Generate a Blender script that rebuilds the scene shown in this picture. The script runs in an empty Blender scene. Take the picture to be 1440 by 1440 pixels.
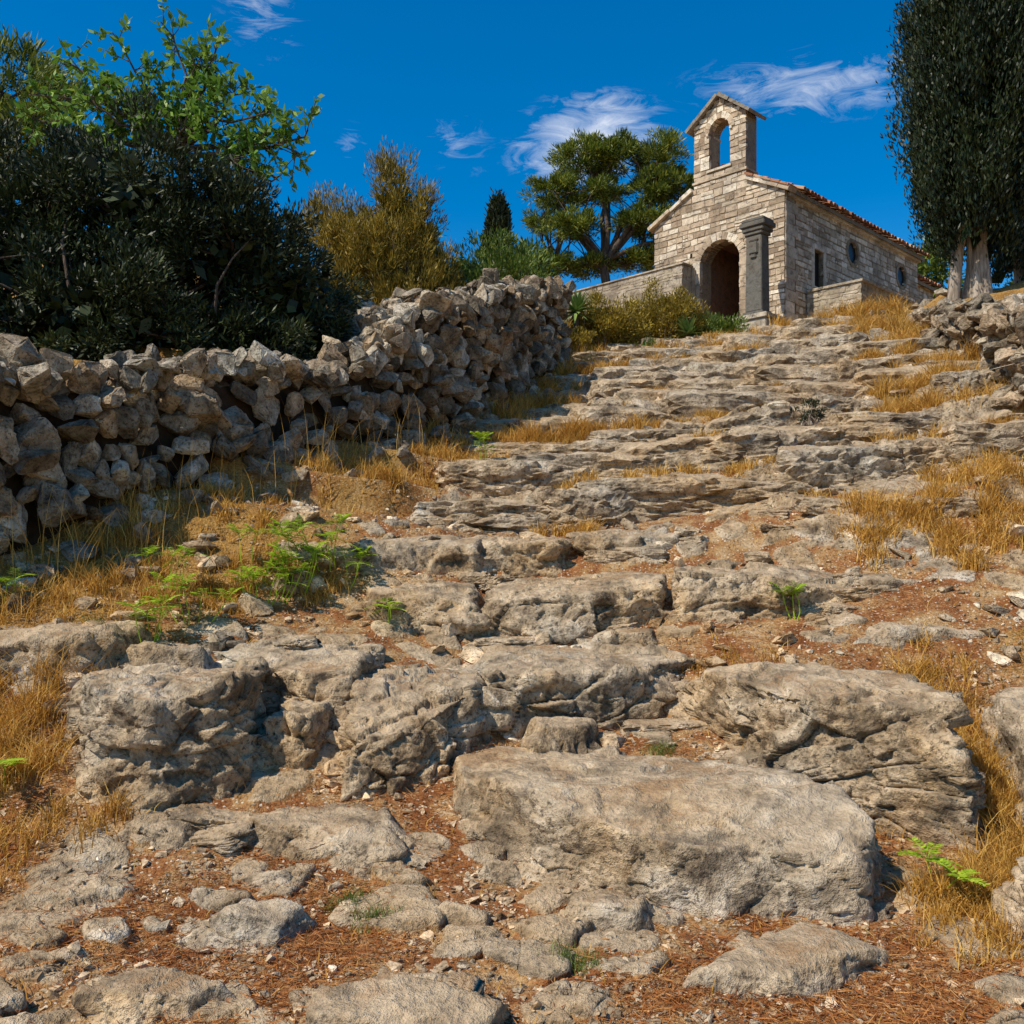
import bpy, bmesh, math
import numpy as np
from mathutils import Vector, Matrix
R = np.random.default_rng(7)
scene = bpy.context.scene
COL = scene.collection

# ------------------------------------------------------------------ noise
def h2(ix, iy, s):
    a = (ix.astype(np.int64)*374761393 + iy.astype(np.int64)*668265263 + s*982451653) & 0xffffffff
    a = ((a ^ (a >> 13))*1274126177) & 0xffffffff
    a = a ^ (a >> 16)
    return (a & 0xffffff)/16777216.0
def h3(ix, iy, iz, s):
    return h2(ix+iz*1619, iy+iz*31337, s)
def vn(x, y, s):
    ix = np.floor(x); iy = np.floor(y); fx = x-ix; fy = y-iy
    ix = ix.astype(np.int64); iy = iy.astype(np.int64)
    ux = fx*fx*fx*(fx*(fx*6-15)+10); uy = fy*fy*fy*(fy*(fy*6-15)+10)
    a = h2(ix, iy, s); b = h2(ix+1, iy, s); c = h2(ix, iy+1, s); d = h2(ix+1, iy+1, s)
    return 2*((a*(1-ux)+b*ux)*(1-uy)+(c*(1-ux)+d*ux)*uy)-1
def fbm(x, y, s, o=4, g=.5):
    t = 0; a = 1; n = 0
    for k in range(o):
        t = t+a*vn(x+17.3*k, y-9.1*k, s+k); n += a; a *= g
        x, y = (x*.8-y*.6)*2.03, (x*.6+y*.8)*2.03
    return t/n
def vn3(P, s):
    I = np.floor(P); f = P-I; I = I.astype(np.int64); u = f*f*(3-2*f); t = 0
    for i in (0, 1):
        for j in (0, 1):
            for k in (0, 1):
                w = (u[:, 0] if i else 1-u[:, 0])*(u[:, 1] if j else 1-u[:, 1])*(u[:, 2] if k else 1-u[:, 2])
                t = t+w*h3(I[:, 0]+i, I[:, 1]+j, I[:, 2]+k, s)
    return 2*t-1
Q3 = np.array([[0, .8, .6], [-.8, .36, -.48], [-.6, -.48, .64]])
def fbm3(P, s, o=4, g=.5):
    t = 0; a = 1; n = 0
    for k in range(o):
        t = t+a*vn3(P+13.7*k, s+k); n += a; a *= g; P = P@Q3*2.03
    return t/n
def vor3(P, s):
    I = np.floor(P).astype(np.int64); n = len(P)
    f1 = np.full(n, 9.); f2 = np.full(n, 9.); B = np.zeros((n, 3)); C = np.zeros((n, 3), np.int64)
    for i in (-1, 0, 1):
        for j in (-1, 0, 1):
            for k in (-1, 0, 1):
                J = I+np.array([i, j, k])
                D = np.stack([J[:, q]+h3(J[:, 0], J[:, 1], J[:, 2], s+q)-P[:, q] for q in range(3)], 1)
                d = np.sqrt((D*D).sum(1)); m = d < f1
                f2 = np.where(m, f1, np.minimum(f2, d)); f1 = np.where(m, d, f1)
                B[m] = D[m]; C[m] = J[m]
    h = [h3(C[:, 0], C[:, 1], C[:, 2], s+7+q)-.5 for q in range(4)]
    return f2-f1, (B*np.stack(h[:3], 1)).sum(1), h[3]
def vor(x, y, s):
    ix = np.floor(x).astype(np.int64); iy = np.floor(y).astype(np.int64)
    f1 = np.full(x.shape, 9.); f2 = np.full(x.shape, 9.)
    bx = np.zeros(x.shape); by = np.zeros(x.shape)
    cx = np.zeros(x.shape, np.int64); cy = np.zeros(x.shape, np.int64)
    for i in (-1, 0, 1):
        for j in (-1, 0, 1):
            jx = ix+i; jy = iy+j
            dx = jx+h2(jx, jy, s)-x; dy = jy+h2(jx, jy, s+1)-y
            d = np.sqrt(dx*dx+dy*dy)
            m = d < f1
            f2 = np.where(m, f1, np.minimum(f2, d))
            f1 = np.where(m, d, f1)
            bx = np.where(m, dx, bx); by = np.where(m, dy, by)
            cx = np.where(m, jx, cx); cy = np.where(m, jy, cy)
    return f1, f2, bx, by, h2(cx, cy, s+5), h2(cx, cy, s+6), h2(cx, cy, s+7)
def ss(a, b, x):
    t = np.clip((x-a)/(b-a), 0, 1); return t*t*(3-2*t)

# ------------------------------------------------------------------ mesh helpers
def mk(name, V, F, mat=None, smooth=False, parent=None, attrs=None):
    V = np.asarray(V, np.float32)
    if not isinstance(F, list): F = [F]
    F = [np.asarray(f, np.int32) for f in F if len(f)]
    me = bpy.data.meshes.new(name)
    me.vertices.add(len(V)); me.vertices.foreach_set('co', V.ravel())
    nl = sum(f.size for f in F); nf = sum(len(f) for f in F)
    me.loops.add(nl); me.polygons.add(nf)
    me.loops.foreach_set('vertex_index', np.concatenate([f.ravel() for f in F]))
    st = []; o = 0
    for f in F:
        st.append(o+np.arange(len(f))*f.shape[1]); o += f.size
    me.polygons.foreach_set('loop_start', np.concatenate(st).astype(np.int32))
    me.update(calc_edges=True); me.validate()
    me.polygons.foreach_set('use_smooth', np.full(len(me.polygons), bool(smooth)))
    if attrs:
        for k, a in attrs.items():
            at = me.attributes.new(k, 'FLOAT', 'POINT'); at.data.foreach_set('value', np.asarray(a, np.float32))
    if mat: me.materials.append(mat)
    ob = bpy.data.objects.new(name, me); COL.objects.link(ob)
    if parent: ob.parent = parent
    return ob
def empty(name, loc=(0, 0, 0), rz=0):
    e = bpy.data.objects.new(name, None); COL.objects.link(e)
    e.location = loc; e.rotation_euler = (0, 0, rz); e.empty_display_size = .2
    return e
class Acc:
    def __init__(s): s.V = []; s.F = {}; s.n = 0
    def add(s, V, F):
        V = np.asarray(V, float)
        if not len(V): return
        if not isinstance(F, list): F = [F]
        for f in F:
            f = np.asarray(f)
            if len(f): s.F.setdefault(f.shape[1], []).append(f+s.n)
        s.V.append(V); s.n += len(V)
    def out(s, name, mat, **k):
        return mk(name, np.concatenate(s.V), [np.concatenate(f) for f in s.F.values()], mat, **k)

def tube(P, rad, n=8):
    P = np.asarray(P, float); m = len(P)
    T = np.gradient(P, axis=0); T /= np.linalg.norm(T, axis=1)[:, None]+1e-9
    A = np.cross(T, [0.31, .85, .12]); A /= np.linalg.norm(A, axis=1)[:, None]+1e-9
    B = np.cross(T, A)
    th = np.linspace(0, 2*np.pi, n, endpoint=False)
    V = (P[:, None]+np.asarray(rad)[:, None, None]*(np.cos(th)[None, :, None]*A[:, None]+np.sin(th)[None, :, None]*B[:, None])).reshape(-1, 3)
    F = [[i*n+j, i*n+(j+1) % n, (i+1)*n+(j+1) % n, (i+1)*n+j] for i in range(m-1) for j in range(n)]
    return V, np.array(F)
def bent(a, b, r0, r1, wob=.1, k=6, n=7):
    a = np.array(a, float); b = np.array(b, float); t = np.linspace(0, 1, k)
    L = np.linalg.norm(b-a)
    o = R.normal(0, wob*L, (1, 3))*np.sin(t*np.pi)[:, None]+R.normal(0, wob*L*.25, (k, 3))*np.sin(t*np.pi)[:, None]
    return tube(a+(b-a)*t[:, None]+o, r0+(r1-r0)*t, n)
def rotm(n, tilt=None):
    if tilt is None:
        q = R.normal(size=(n, 4)); q /= np.linalg.norm(q, axis=1)[:, None]
    else:
        e = R.normal(0, 1, (n, 3))*np.reshape(tilt, (-1, 1))/2
        q = np.concatenate([np.ones((n, 1)), e], 1); q /= np.linalg.norm(q, axis=1)[:, None]
    w, x, y, z = q.T
    return np.stack([np.stack([1-2*(y*y+z*z), 2*(x*y-z*w), 2*(x*z+y*w)], 1),
                     np.stack([2*(x*y+z*w), 1-2*(x*x+z*z), 2*(y*z-x*w)], 1),
                     np.stack([2*(x*z-y*w), 2*(y*z+x*w), 1-2*(x*x+y*y)], 1)], 1)
def rz(a):
    c, s = np.cos(a), np.sin(a); o = np.zeros_like(c); i = np.ones_like(c)
    return np.stack([np.stack([c, -s, o], 1), np.stack([s, c, o], 1), np.stack([o, o, i], 1)], 1)

def stone_variant(seed, npts=18, bev=.06, sub=False):
    r = np.random.default_rng(seed)
    d = r.normal(size=(npts, 3)); d /= np.linalg.norm(d, axis=1)[:, None]
    d = np.sign(d)*np.abs(d)**.68; d /= np.max(np.abs(d), axis=1)[:, None]**.5
    d *= r.uniform(.72, 1, (npts, 1))
    bm = bmesh.new()
    vs = [bm.verts.new(p) for p in d]
    bmesh.ops.convex_hull(bm, input=vs)
    bmesh.ops.delete(bm, geom=[v for v in bm.verts if not v.link_faces], context='VERTS')
    bmesh.ops.dissolve_limit(bm, angle_limit=.25, verts=bm.verts[:], edges=bm.edges[:])
    if bev: bmesh.ops.bevel(bm, geom=bm.edges[:], offset=bev, segments=2, affect='EDGES', profile=.6)
    bmesh.ops.triangulate(bm, faces=bm.faces[:])
    if sub:
        bmesh.ops.subdivide_edges(bm, edges=[e for e in bm.edges if e.calc_length() > .28], cuts=1)
        bmesh.ops.triangulate(bm, faces=bm.faces[:])
        for v in bm.verts:
            v.co += Vector(r.normal(0, .028, 3))
    bm.verts.index_update()
    V = np.array([v.co[:] for v in bm.verts]); F = np.array([[v.index for v in f.verts] for f in bm.faces])
    bm.free(); return V, F
BIG = [stone_variant(100+i, 14+i % 10, .08, True) for i in range(30)]
SMALL = [stone_variant(300+i, 11, 0) for i in range(16)]
def scatter(variants, pos, scl, rot, acc):
    n = len(pos); k = R.integers(0, len(variants), n)
    for i, (V, F) in enumerate(variants):
        m = np.where(k == i)[0]
        if not len(m): continue
        W = V[None]*scl[m][:, None, :]
        W = np.einsum('nij,nvj->nvi', rot[m], W)+pos[m][:, None, :]
        acc.add(W.reshape(-1, 3), (F[None]+(np.arange(len(m))*len(V))[:, None, None]).reshape(-1, 3))

# ------------------------------------------------------------------ craggy bedrock blocks
ICO = {}
def ico(s):
    if s not in ICO:
        bm = bmesh.new(); bmesh.ops.create_icosphere(bm, subdivisions=s, radius=1)
        ICO[s] = (np.array([v.co[:] for v in bm.verts]), np.array([[v.index for v in f.verts] for f in bm.faces])); bm.free()
    return ICO[s]
def vnormals(V, F):
    a, b, c = V[F[:, 0]], V[F[:, 1]], V[F[:, 2]]; n = np.cross(b-a, c-a); N_ = np.zeros_like(V)
    for k in range(3):
        for q in range(3): N_[:, q] += np.bincount(F[:, k], n[:, q], len(V))
    return N_/(np.linalg.norm(N_, axis=1)[:, None]+1e-12)
def crag_disp(P, N_, amp=1., fr=1.):
    W = P*fr+.08*np.stack([fbm3(P*fr*2.2+k*9, 201+k, 3) for k in range(3)], 1)
    e, tl, hc = vor3(W*np.array([1.9, 2.6, 3.6]), 211)
    crk = ss(-.25, .15, fbm3(W*1.2+5, 215, 2))
    d = tl*.20+hc*.05
    e2, tl2, hc2 = vor3(W*np.array([6.5, 7., 9.]), 231)
    d += tl2*.085+hc2*.022
    side = 1-np.abs(N_[:, 2])**1.5
    q = W[:, 2]*6.5+1.7*fbm3(W*1.5, 251, 3)+.4*W[:, 0]
    fr_ = q-np.floor(q); hb = h2(np.floor(q).astype(np.int64), np.zeros(len(q), np.int64), 9)
    sm = ss(-.2, .25, fbm3(W*1.1, 255, 2))
    d += side*sm*(.035*(hb-.5)+.028*(fr_-.5)-.025*np.exp(-fr_/.07))
    rg = 1-2*np.abs(fbm3(W*4., 261, 4, .6)); d += .028*rg
    d *= 1-.5*ss(.65, .95, N_[:, 2])                      # worn, flatter treads
    d += -.055*np.exp(-e/.02)*crk-.010*np.exp(-e2/.04)*crk
    d += .014*fbm3(W*15, 271, 4, .68)
    pit = fbm3(W*9, 281, 2); d -= .05*np.clip(pit-.33, 0, 1)*2
    return P+N_*(d*amp/fr)[:, None]
def convex(dirs, planes, p=52):
    n = planes[:, :3]; h = planes[:, 3]
    q = np.maximum(dirs@n.T, 0)/h; r = (q**p).sum(1)**(-1/p)
    return dirs*r[:, None]
def poly_boulder(P, ztop, deep, sub, amp, r, tilt=(0, -.05), batter=(.1, .5)):
    P = np.array(P, float); c = P.mean(0); zc = ztop-deep/2
    a = np.arctan2(P[:, 1]-c[1], P[:, 0]-c[0]); P = P[np.argsort(a)]
    pl = [(tilt[0], tilt[1], 1., deep/2), (r.normal(0, .12), -.35, 1, deep/2*1.14), (0, 0, -1, deep/2)]
    for i in range(len(P)):
        u, v = P[i], P[(i+1) % len(P)]; e = v-u; nx = np.array([e[1], -e[0]]); nx /= np.linalg.norm(nx)+1e-9
        b = r.uniform(*batter); m = (u+v)/2-c
        pl.append((nx[0], nx[1], b, max(.08, m@nx)+b*(deep/2-.22)))
    pl = np.array(pl); l = np.linalg.norm(pl[:, :3], axis=1); pl /= l[:, None]
    ex = np.array([np.ptp(P[:, 0])/2, np.ptp(P[:, 1])/2, deep/2])
    V0, F = ico(sub); d = V0*ex; d /= np.linalg.norm(d, axis=1)[:, None]
    base = convex(d, pl)
    ch = []
    for k in range(5):
        n = r.normal(size=3); n[2] = abs(n[2])*.35+.05; n /= np.linalg.norm(n)
        ch.append((*n, (base@n).max()*r.uniform(.86, .97)))
    V = convex(d, np.vstack([pl, np.array(ch)]))
    N_ = vnormals(V, F); V = V+np.array([c[0], c[1], zc])
    return crag_disp(V, N_, amp), F

# ------------------------------------------------------------------ materials
class NT:
    def __init__(s, name):
        s.m = bpy.data.materials.new(name); s.m.use_nodes = True
        s.t = s.m.node_tree; s.t.nodes.clear()
        s.o = s.t.nodes.new('ShaderNodeOutputMaterial'); s._co = None
    def n(s, typ, ins=None, **k):
        nd = s.t.nodes.new(typ)
        for a, b in k.items(): setattr(nd, a, b)
        for a, b in (ins or {}).items():
            if isinstance(b, bpy.types.NodeSocket): s.t.links.new(b, nd.inputs[a])
            else: nd.inputs[a].default_value = b
        return nd
    def co(s):
        if s._co is None: s._co = s.n('ShaderNodeTexCoord').outputs['Object']
        return s._co
    def noise(s, sc, det=4, rough=.6, dist=0, vec=None):
        return s.n('ShaderNodeTexNoise', {'Vector': vec or s.co(), 'Scale': sc, 'Detail': det, 'Roughness': rough, 'Distortion': dist}).outputs['Fac']
    def ramp(s, f, pts):
        r = s.n('ShaderNodeValToRGB', {'Fac': f}); c = r.color_ramp
        while len(c.elements) < len(pts): c.elements.new(.5)
        for e, (p, v) in zip(c.elements, pts):
            e.position = p; e.color = (*v, 1) if not np.isscalar(v) else (v, v, v, 1)
        return r.outputs['Color']
    def mix(s, f, a, b, bt='MIX'):
        nd = s.n('ShaderNodeMix', data_type='RGBA', blend_type=bt)
        for i, v in ((0, f), (6, a), (7, b)):
            if isinstance(v, bpy.types.NodeSocket): s.t.links.new(v, nd.inputs[i])
            elif i == 0: nd.inputs[0].default_value = v
            else: nd.inputs[i].default_value = (*v, 1)
        return nd.outputs[2]
    def math(s, op, a, b=0., c=None):
        d = {0: a, 1: b}
        if c is not None: d[2] = c
        return s.n('ShaderNodeMath', d, operation=op).outputs[0]
    def bump(s, h, st, dist, nrm=None):
        d = {'Height': h, 'Strength': st, 'Distance': dist}
        if nrm: d['Normal'] = nrm
        return s.n('ShaderNodeBump', d).outputs[0]
    def bsdf(s, col, rough=.85, nrm=None, spec=.25, trans=0):
        d = {'Base Color': col if isinstance(col, bpy.types.NodeSocket) else (*col, 1), 'Roughness': rough, 'Specular IOR Level': spec}
        if nrm: d['Normal'] = nrm
        b = s.n('ShaderNodeBsdfPrincipled', d).outputs[0]
        if trans:
            t = s.n('ShaderNodeBsdfTranslucent', {'Color': d['Base Color']}).outputs[0]
            b = s.n('ShaderNodeMixShader', {0: trans, 1: b, 2: t}).outputs[0]
        s.t.links.new(b, s.o.inputs[0]); return s.m

def rock_color(N, warm=.5, g=1.):
    g = g*1.34
    big = N.noise(1.1, 2, .6); mid = N.noise(5, 6, .72, .3); fine = N.noise(34, 4, .75)
    S = lambda t: (g*t[0]*1.04, g*t[1]*.99, g*t[2]*.92)
    c = N.ramp(mid, [(.33, S((.05, .042, .033))), (.44, S((.22, .195, .155))), (.55, S((.36, .33, .275))), (.70, S((.57, .54, .485)))])
    wc = N.ramp(mid, [(.33, S((.06, .037, .020))), (.44, S((.25, .17, .092))), (.58, S((.43, .315, .19))), (.74, S((.59, .48, .33)))])
    wf = N.ramp(big, [(.5-warm*.35, 0.), (.9-warm*.45, 1.)])
    c = N.mix(wf, c, wc)
    c = N.mix(N.ramp(fine, [(.37, .85), (.48, 0.)]), c, (.07, .052, .034))
    return c, mid, fine
def rock_bump(N, mid, fine, k=1.):
    h = N.math('ADD', mid, N.math('MULTIPLY', fine, .28))
    return N.bump(h, min(1., .95*k), .085*k)
N = NT('limestone'); c, mid, fine = rock_color(N, .45, 1.1)
isl = N.n('ShaderNodeNewGeometry').outputs['Random Per Island']
c = N.mix(1., c, N.ramp(isl, [(0., (.62, .54, .44)), (.5, (1., .92, .82)), (1., (1.4, 1.35, 1.25))]), 'MULTIPLY')
M_stone = N.bsdf(c, .9, rock_bump(N, mid, fine, .6))
N = NT('bedrock_limestone'); c, mid, fine = rock_color(N, .62)
nz = N.n('ShaderNodeSeparateXYZ', {0: N.n('ShaderNodeNewGeometry').outputs['Normal']}).outputs[2]
c = N.mix(N.math('MULTIPLY', N.ramp(nz, [(.6, 0.), (.93, 1.)]), .6), c, N.mix(mid, (.27, .17, .085), (.84, .66, .44)))
c = N.mix(N.math('MULTIPLY', N.ramp(N.noise(2.3, 5, .75), [(.52, 0.), (.62, 1.)]), .62), c, (.095, .07, .044))
s3 = N.noise(1.7, 5, .7)
c = N.mix(N.math('MULTIPLY', N.ramp(nz, [(.86, 0.), (.97, 1.)]), N.ramp(s3, [(.50, 0.), (.60, .8)])), c, N.mix(N.noise(55, 3, .8), (.14, .055, .018), (.56, .36, .18)))
M_rock = N.bsdf(c, .9, rock_bump(N, mid, fine, .95))
N = NT('wall_limestone'); c, mid, fine = rock_color(N, .15, .84)
isl = N.n('ShaderNodeNewGeometry').outputs['Random Per Island']
c = N.mix(1., c, N.ramp(isl, [(0., (.38, .32, .26)), (.3, (.78, .76, .72)), (.55, (1.02, .86, .70)), (1., (1.5, 1.52, 1.52))]), 'MULTIPLY')
M_wall = N.bsdf(c, .9, rock_bump(N, mid, fine, .9))

N = NT('rocky_ground'); c, mid, fine = rock_color(N, .66)
nz = N.n('ShaderNodeSeparateXYZ', {0: N.n('ShaderNodeNewGeometry').outputs['Normal']}).outputs[2]
c = N.mix(N.math('MULTIPLY', N.ramp(nz, [(.75, 0.), (.97, 1.)]), .5), c, N.mix(mid, (.28, .18, .09), (.80, .61, .39)))
rk = N.n('ShaderNodeAttribute', attribute_name='rock').outputs['Fac']
gr = N.n('ShaderNodeAttribute', attribute_name='straw').outputs['Fac']
s1 = N.noise(3.2, 5, .7); s2 = N.noise(60, 3, .8)
soil = N.ramp(s1, [(.3, (.17, .058, .018)), (.45, (.33, .13, .044)), (.55, (.47, .27, .11)), (.70, (.62, .46, .27))])
soil = N.mix(N.ramp(s2, [(.35, .75), (.5, 0.)]), soil, (.08, .03, .011))
pv = N.n('ShaderNodeTexVoronoi', {'Vector': N.co(), 'Scale': 38., 'Randomness': 1.})
soil = N.mix(N.ramp(pv.outputs['Distance'], [(.24, .85), (.32, 0.)]), soil, N.ramp(pv.outputs['Color'], [(0., (.22, .085, .035)), (.45, (.50, .33, .17)), (.7, (.68, .57, .42)), (1., (.85, .78, .66))]))
soil = N.mix(N.math('MULTIPLY', gr, .8), soil, N.ramp(s2, [(.3, (.20, .095, .018)), (.7, (.60, .36, .10))]))
e = N.math('ADD', rk, N.math('MULTIPLY', N.math('SUBTRACT', N.noise(9, 4, .7), .5), .9))
rf = N.ramp(e, [(.42, 0.), (.56, 1.)])
col = N.mix(rf, soil, c)
h = N.math('ADD', N.math('ADD', mid, N.math('MULTIPLY', fine, .26)), N.math('MULTIPLY', s2, .14))
M_ground = N.bsdf(col, .92, N.bump(h, .95, .085), .15)

def leafmat(name, lo, midc, hi, sc=1.2, trans=.25, rough=.5):
    N = NT(name)
    isl = N.n('ShaderNodeNewGeometry').outputs['Random Per Island']
    f = N.math('ADD', N.math('MULTIPLY', isl, .5), N.math('MULTIPLY', N.noise(sc, 2, .6), .55))
    return N.bsdf(N.ramp(f, [(.15, lo), (.5, midc), (.85, hi)]), rough, None, .3, trans)
M_olive = leafmat('olive_leaf', (.006, .012, .004), (.018, .029, .008), (.08, .10, .03), trans=.1)
M_carob = leafmat('carob_leaf', (.045, .10, .012), (.14, .27, .03), (.34, .46, .08), trans=.35)
M_pine = leafmat('pine_needle', (.025, .045, .005), (.11, .155, .016), (.38, .37, .05), .9)
M_tam = leafmat('juniper_leaf', (.05, .042, .006), (.20, .15, .018), (.50, .34, .05), .8)
M_cyp = leafmat('cypress_leaf', (.004, .010, .003), (.012, .024, .005), (.045, .055, .012), 1.5, .06)
M_dist = leafmat('distant_leaf', (.025, .055, .008), (.10, .16, .02), (.27, .30, .05), .6)
M_straw = leafmat('straw', (.22, .09, .012), (.55, .28, .04), (.84, .56, .16), 2., .3, .7)
M_needle = leafmat('dry_needles', (.13, .034, .009), (.36, .12, .026), (.58, .30, .10), 2., .1, .8)
M_green = leafmat('seedling_leaf', (.16, .28, .012), (.38, .55, .03), (.66, .76, .08), 3., .4)
M_shrub = leafmat('dry_shrub_leaf', (.07, .052, .006), (.27, .19, .02), (.52, .37, .05), 2., .25)
M_agave = leafmat('agave_leaf', (.05, .10, .02), (.13, .21, .05), (.32, .42, .12), 2., .1)
M_red = leafmat('rusty_weed', (.06, .02, .01), (.18, .05, .02), (.25, .10, .03), 2., .1)
N = NT('bark'); f = N.noise(9, 5, .7, 1.5, N.n('ShaderNodeMapping', {'Vector': N.co(), 'Scale': (1, 1, .15)}).outputs[0])
M_bark = N.bsdf(N.ramp(f, [(.3, (.10, .07, .05)), (.5, (.34, .27, .20)), (.7, (.60, .51, .40))]), .9, N.bump(f, 1., .05))
N = NT('pine_bark'); f = N.noise(9, 5, .7, 1.5, N.n('ShaderNodeMapping', {'Vector': N.co(), 'Scale': (1, 1, .15)}).outputs[0])
M_pbark = N.bsdf(N.ramp(f, [(.3, (.03, .02, .015)), (.7, (.20, .14, .10))]), .9, N.bump(f, 1., .05))

def masonry_mat(name, cs, mottle, dk=.4):
    N = NT(name)
    isl = N.n('ShaderNodeNewGeometry').outputs['Random Per Island']
    m = N.noise(6, 6, .78, .4); b = N.noise(.9, 4, .7)
    c = N.ramp(isl, [(0., cs[0]), (.35, cs[1]), (.7, cs[2]), (1., cs[3])])
    c = N.mix(1., c, N.ramp(m, [(.34, dk), (.47, .95), (.7, 1.3)]), 'MULTIPLY')
    c = N.mix(N.ramp(b, [(.45, 0.), (.64, mottle)]), c, (.18, .14, .10))
    return N.bsdf(c, .92, N.bump(m, .8, .04))
M_fac = masonry_mat('chapel_stone', [(.32, .225, .145), (.54, .41, .28), (.68, .54, .385), (.84, .73, .57)], .6, .28)
M_side = masonry_mat('chapel_side_stone', [(.36, .295, .215), (.58, .485, .37), (.72, .62, .49), (.88, .79, .65)], .6)
M_mortar = masonry_mat('lime_mortar', [(.31, .235, .155)]*4, .5)
M_rubble = masonry_mat('rubble_render', [(.40, .325, .23), (.45, .37, .265), (.50, .415, .305), (.58, .49, .37)], .8, .2)
M_pillar = masonry_mat('dark_carved_stone', [(.14, .13, .11)]*4, .5)
M_plaster = masonry_mat('ochre_plaster', [(.23, .115, .062)]*4, .3)
M_tile = masonry_mat('terracotta_tile', [(.24, .11, .055), (.46, .18, .09), (.58, .26, .13), (.48, .34, .23)], .4)
M_slate = masonry_mat('roof_slab_stone', [(.17, .145, .12), (.24, .205, .165), (.29, .245, .185), (.34, .29, .22)], .5)
M_wood = masonry_mat('old_wood', [(.025, .014, .009)]*4, .2)
N = NT('dark_window_glass'); M_glass = N.bsdf((.012, .013, .015), .35, None, .3)
N = NT('packed_earth'); M_core = N.bsdf(N.ramp(N.noise(12, 4, .7), [(.3, (.018, .011, .006)), (.7, (.06, .036, .02))]), .95)

# ------------------------------------------------------------------ terrain
WL = np.array([(-7.9, 2.8), (-5.7, 5.7), (-4.2, 7.7), (-2.86, 9.7), (-2.12, 10.85), (-1.72, 11.4), (-1.2, 12.15), (-.25, 15.1), (.66, 18.0)])
WLb = np.array([.5, 1.35, 1.9, 2.46, 2.7, 2.8, 2.95, 3.95, 5.0])
WLt = np.array([2.4, 2.80, 3.16, 3.62, 3.82, 4.15, 4.85, 5.9, 6.70])
WR = np.array([(5.3, 7.0), (6.3, 12.), (7.3, 17.), (8.15, 22.6)])
WRb = np.array([2.0, 3.75, 5.25, 6.6])
WRt = np.array([3.1, 4.80, 6.0, 7.10])
def polyside(x, y, P):
    best = np.full(x.shape, 1e9); sg = np.zeros(x.shape)
    for a, b in zip(P[:-1], P[1:]):
        d = b-a; L = d@d
        t = np.clip(((x-a[0])*d[0]+(y-a[1])*d[1])/L, 0, 1)
        qx = x-a[0]-t*d[0]; qy = y-a[1]-t*d[1]
        dd = np.hypot(qx, qy); m = dd < best
        best = np.where(m, dd, best); sg = np.where(m, np.sign(d[0]*qy-d[1]*qx), sg)
    return best*sg
PX = [-60, -5, 2.5, 4.4, 4.8, 5.4, 6.0, 6.6, 7.0, 7.8, 8.4, 9.0, 23.6, 25, 28, 34, 60, 600]
PZ = [-8, -.5, -.05, .03, .08, .24, .42, .60, .82, 1.10, 1.48, 1.8, 6.75, 6.9, 7.6, 8.2, 9, 10]
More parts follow.
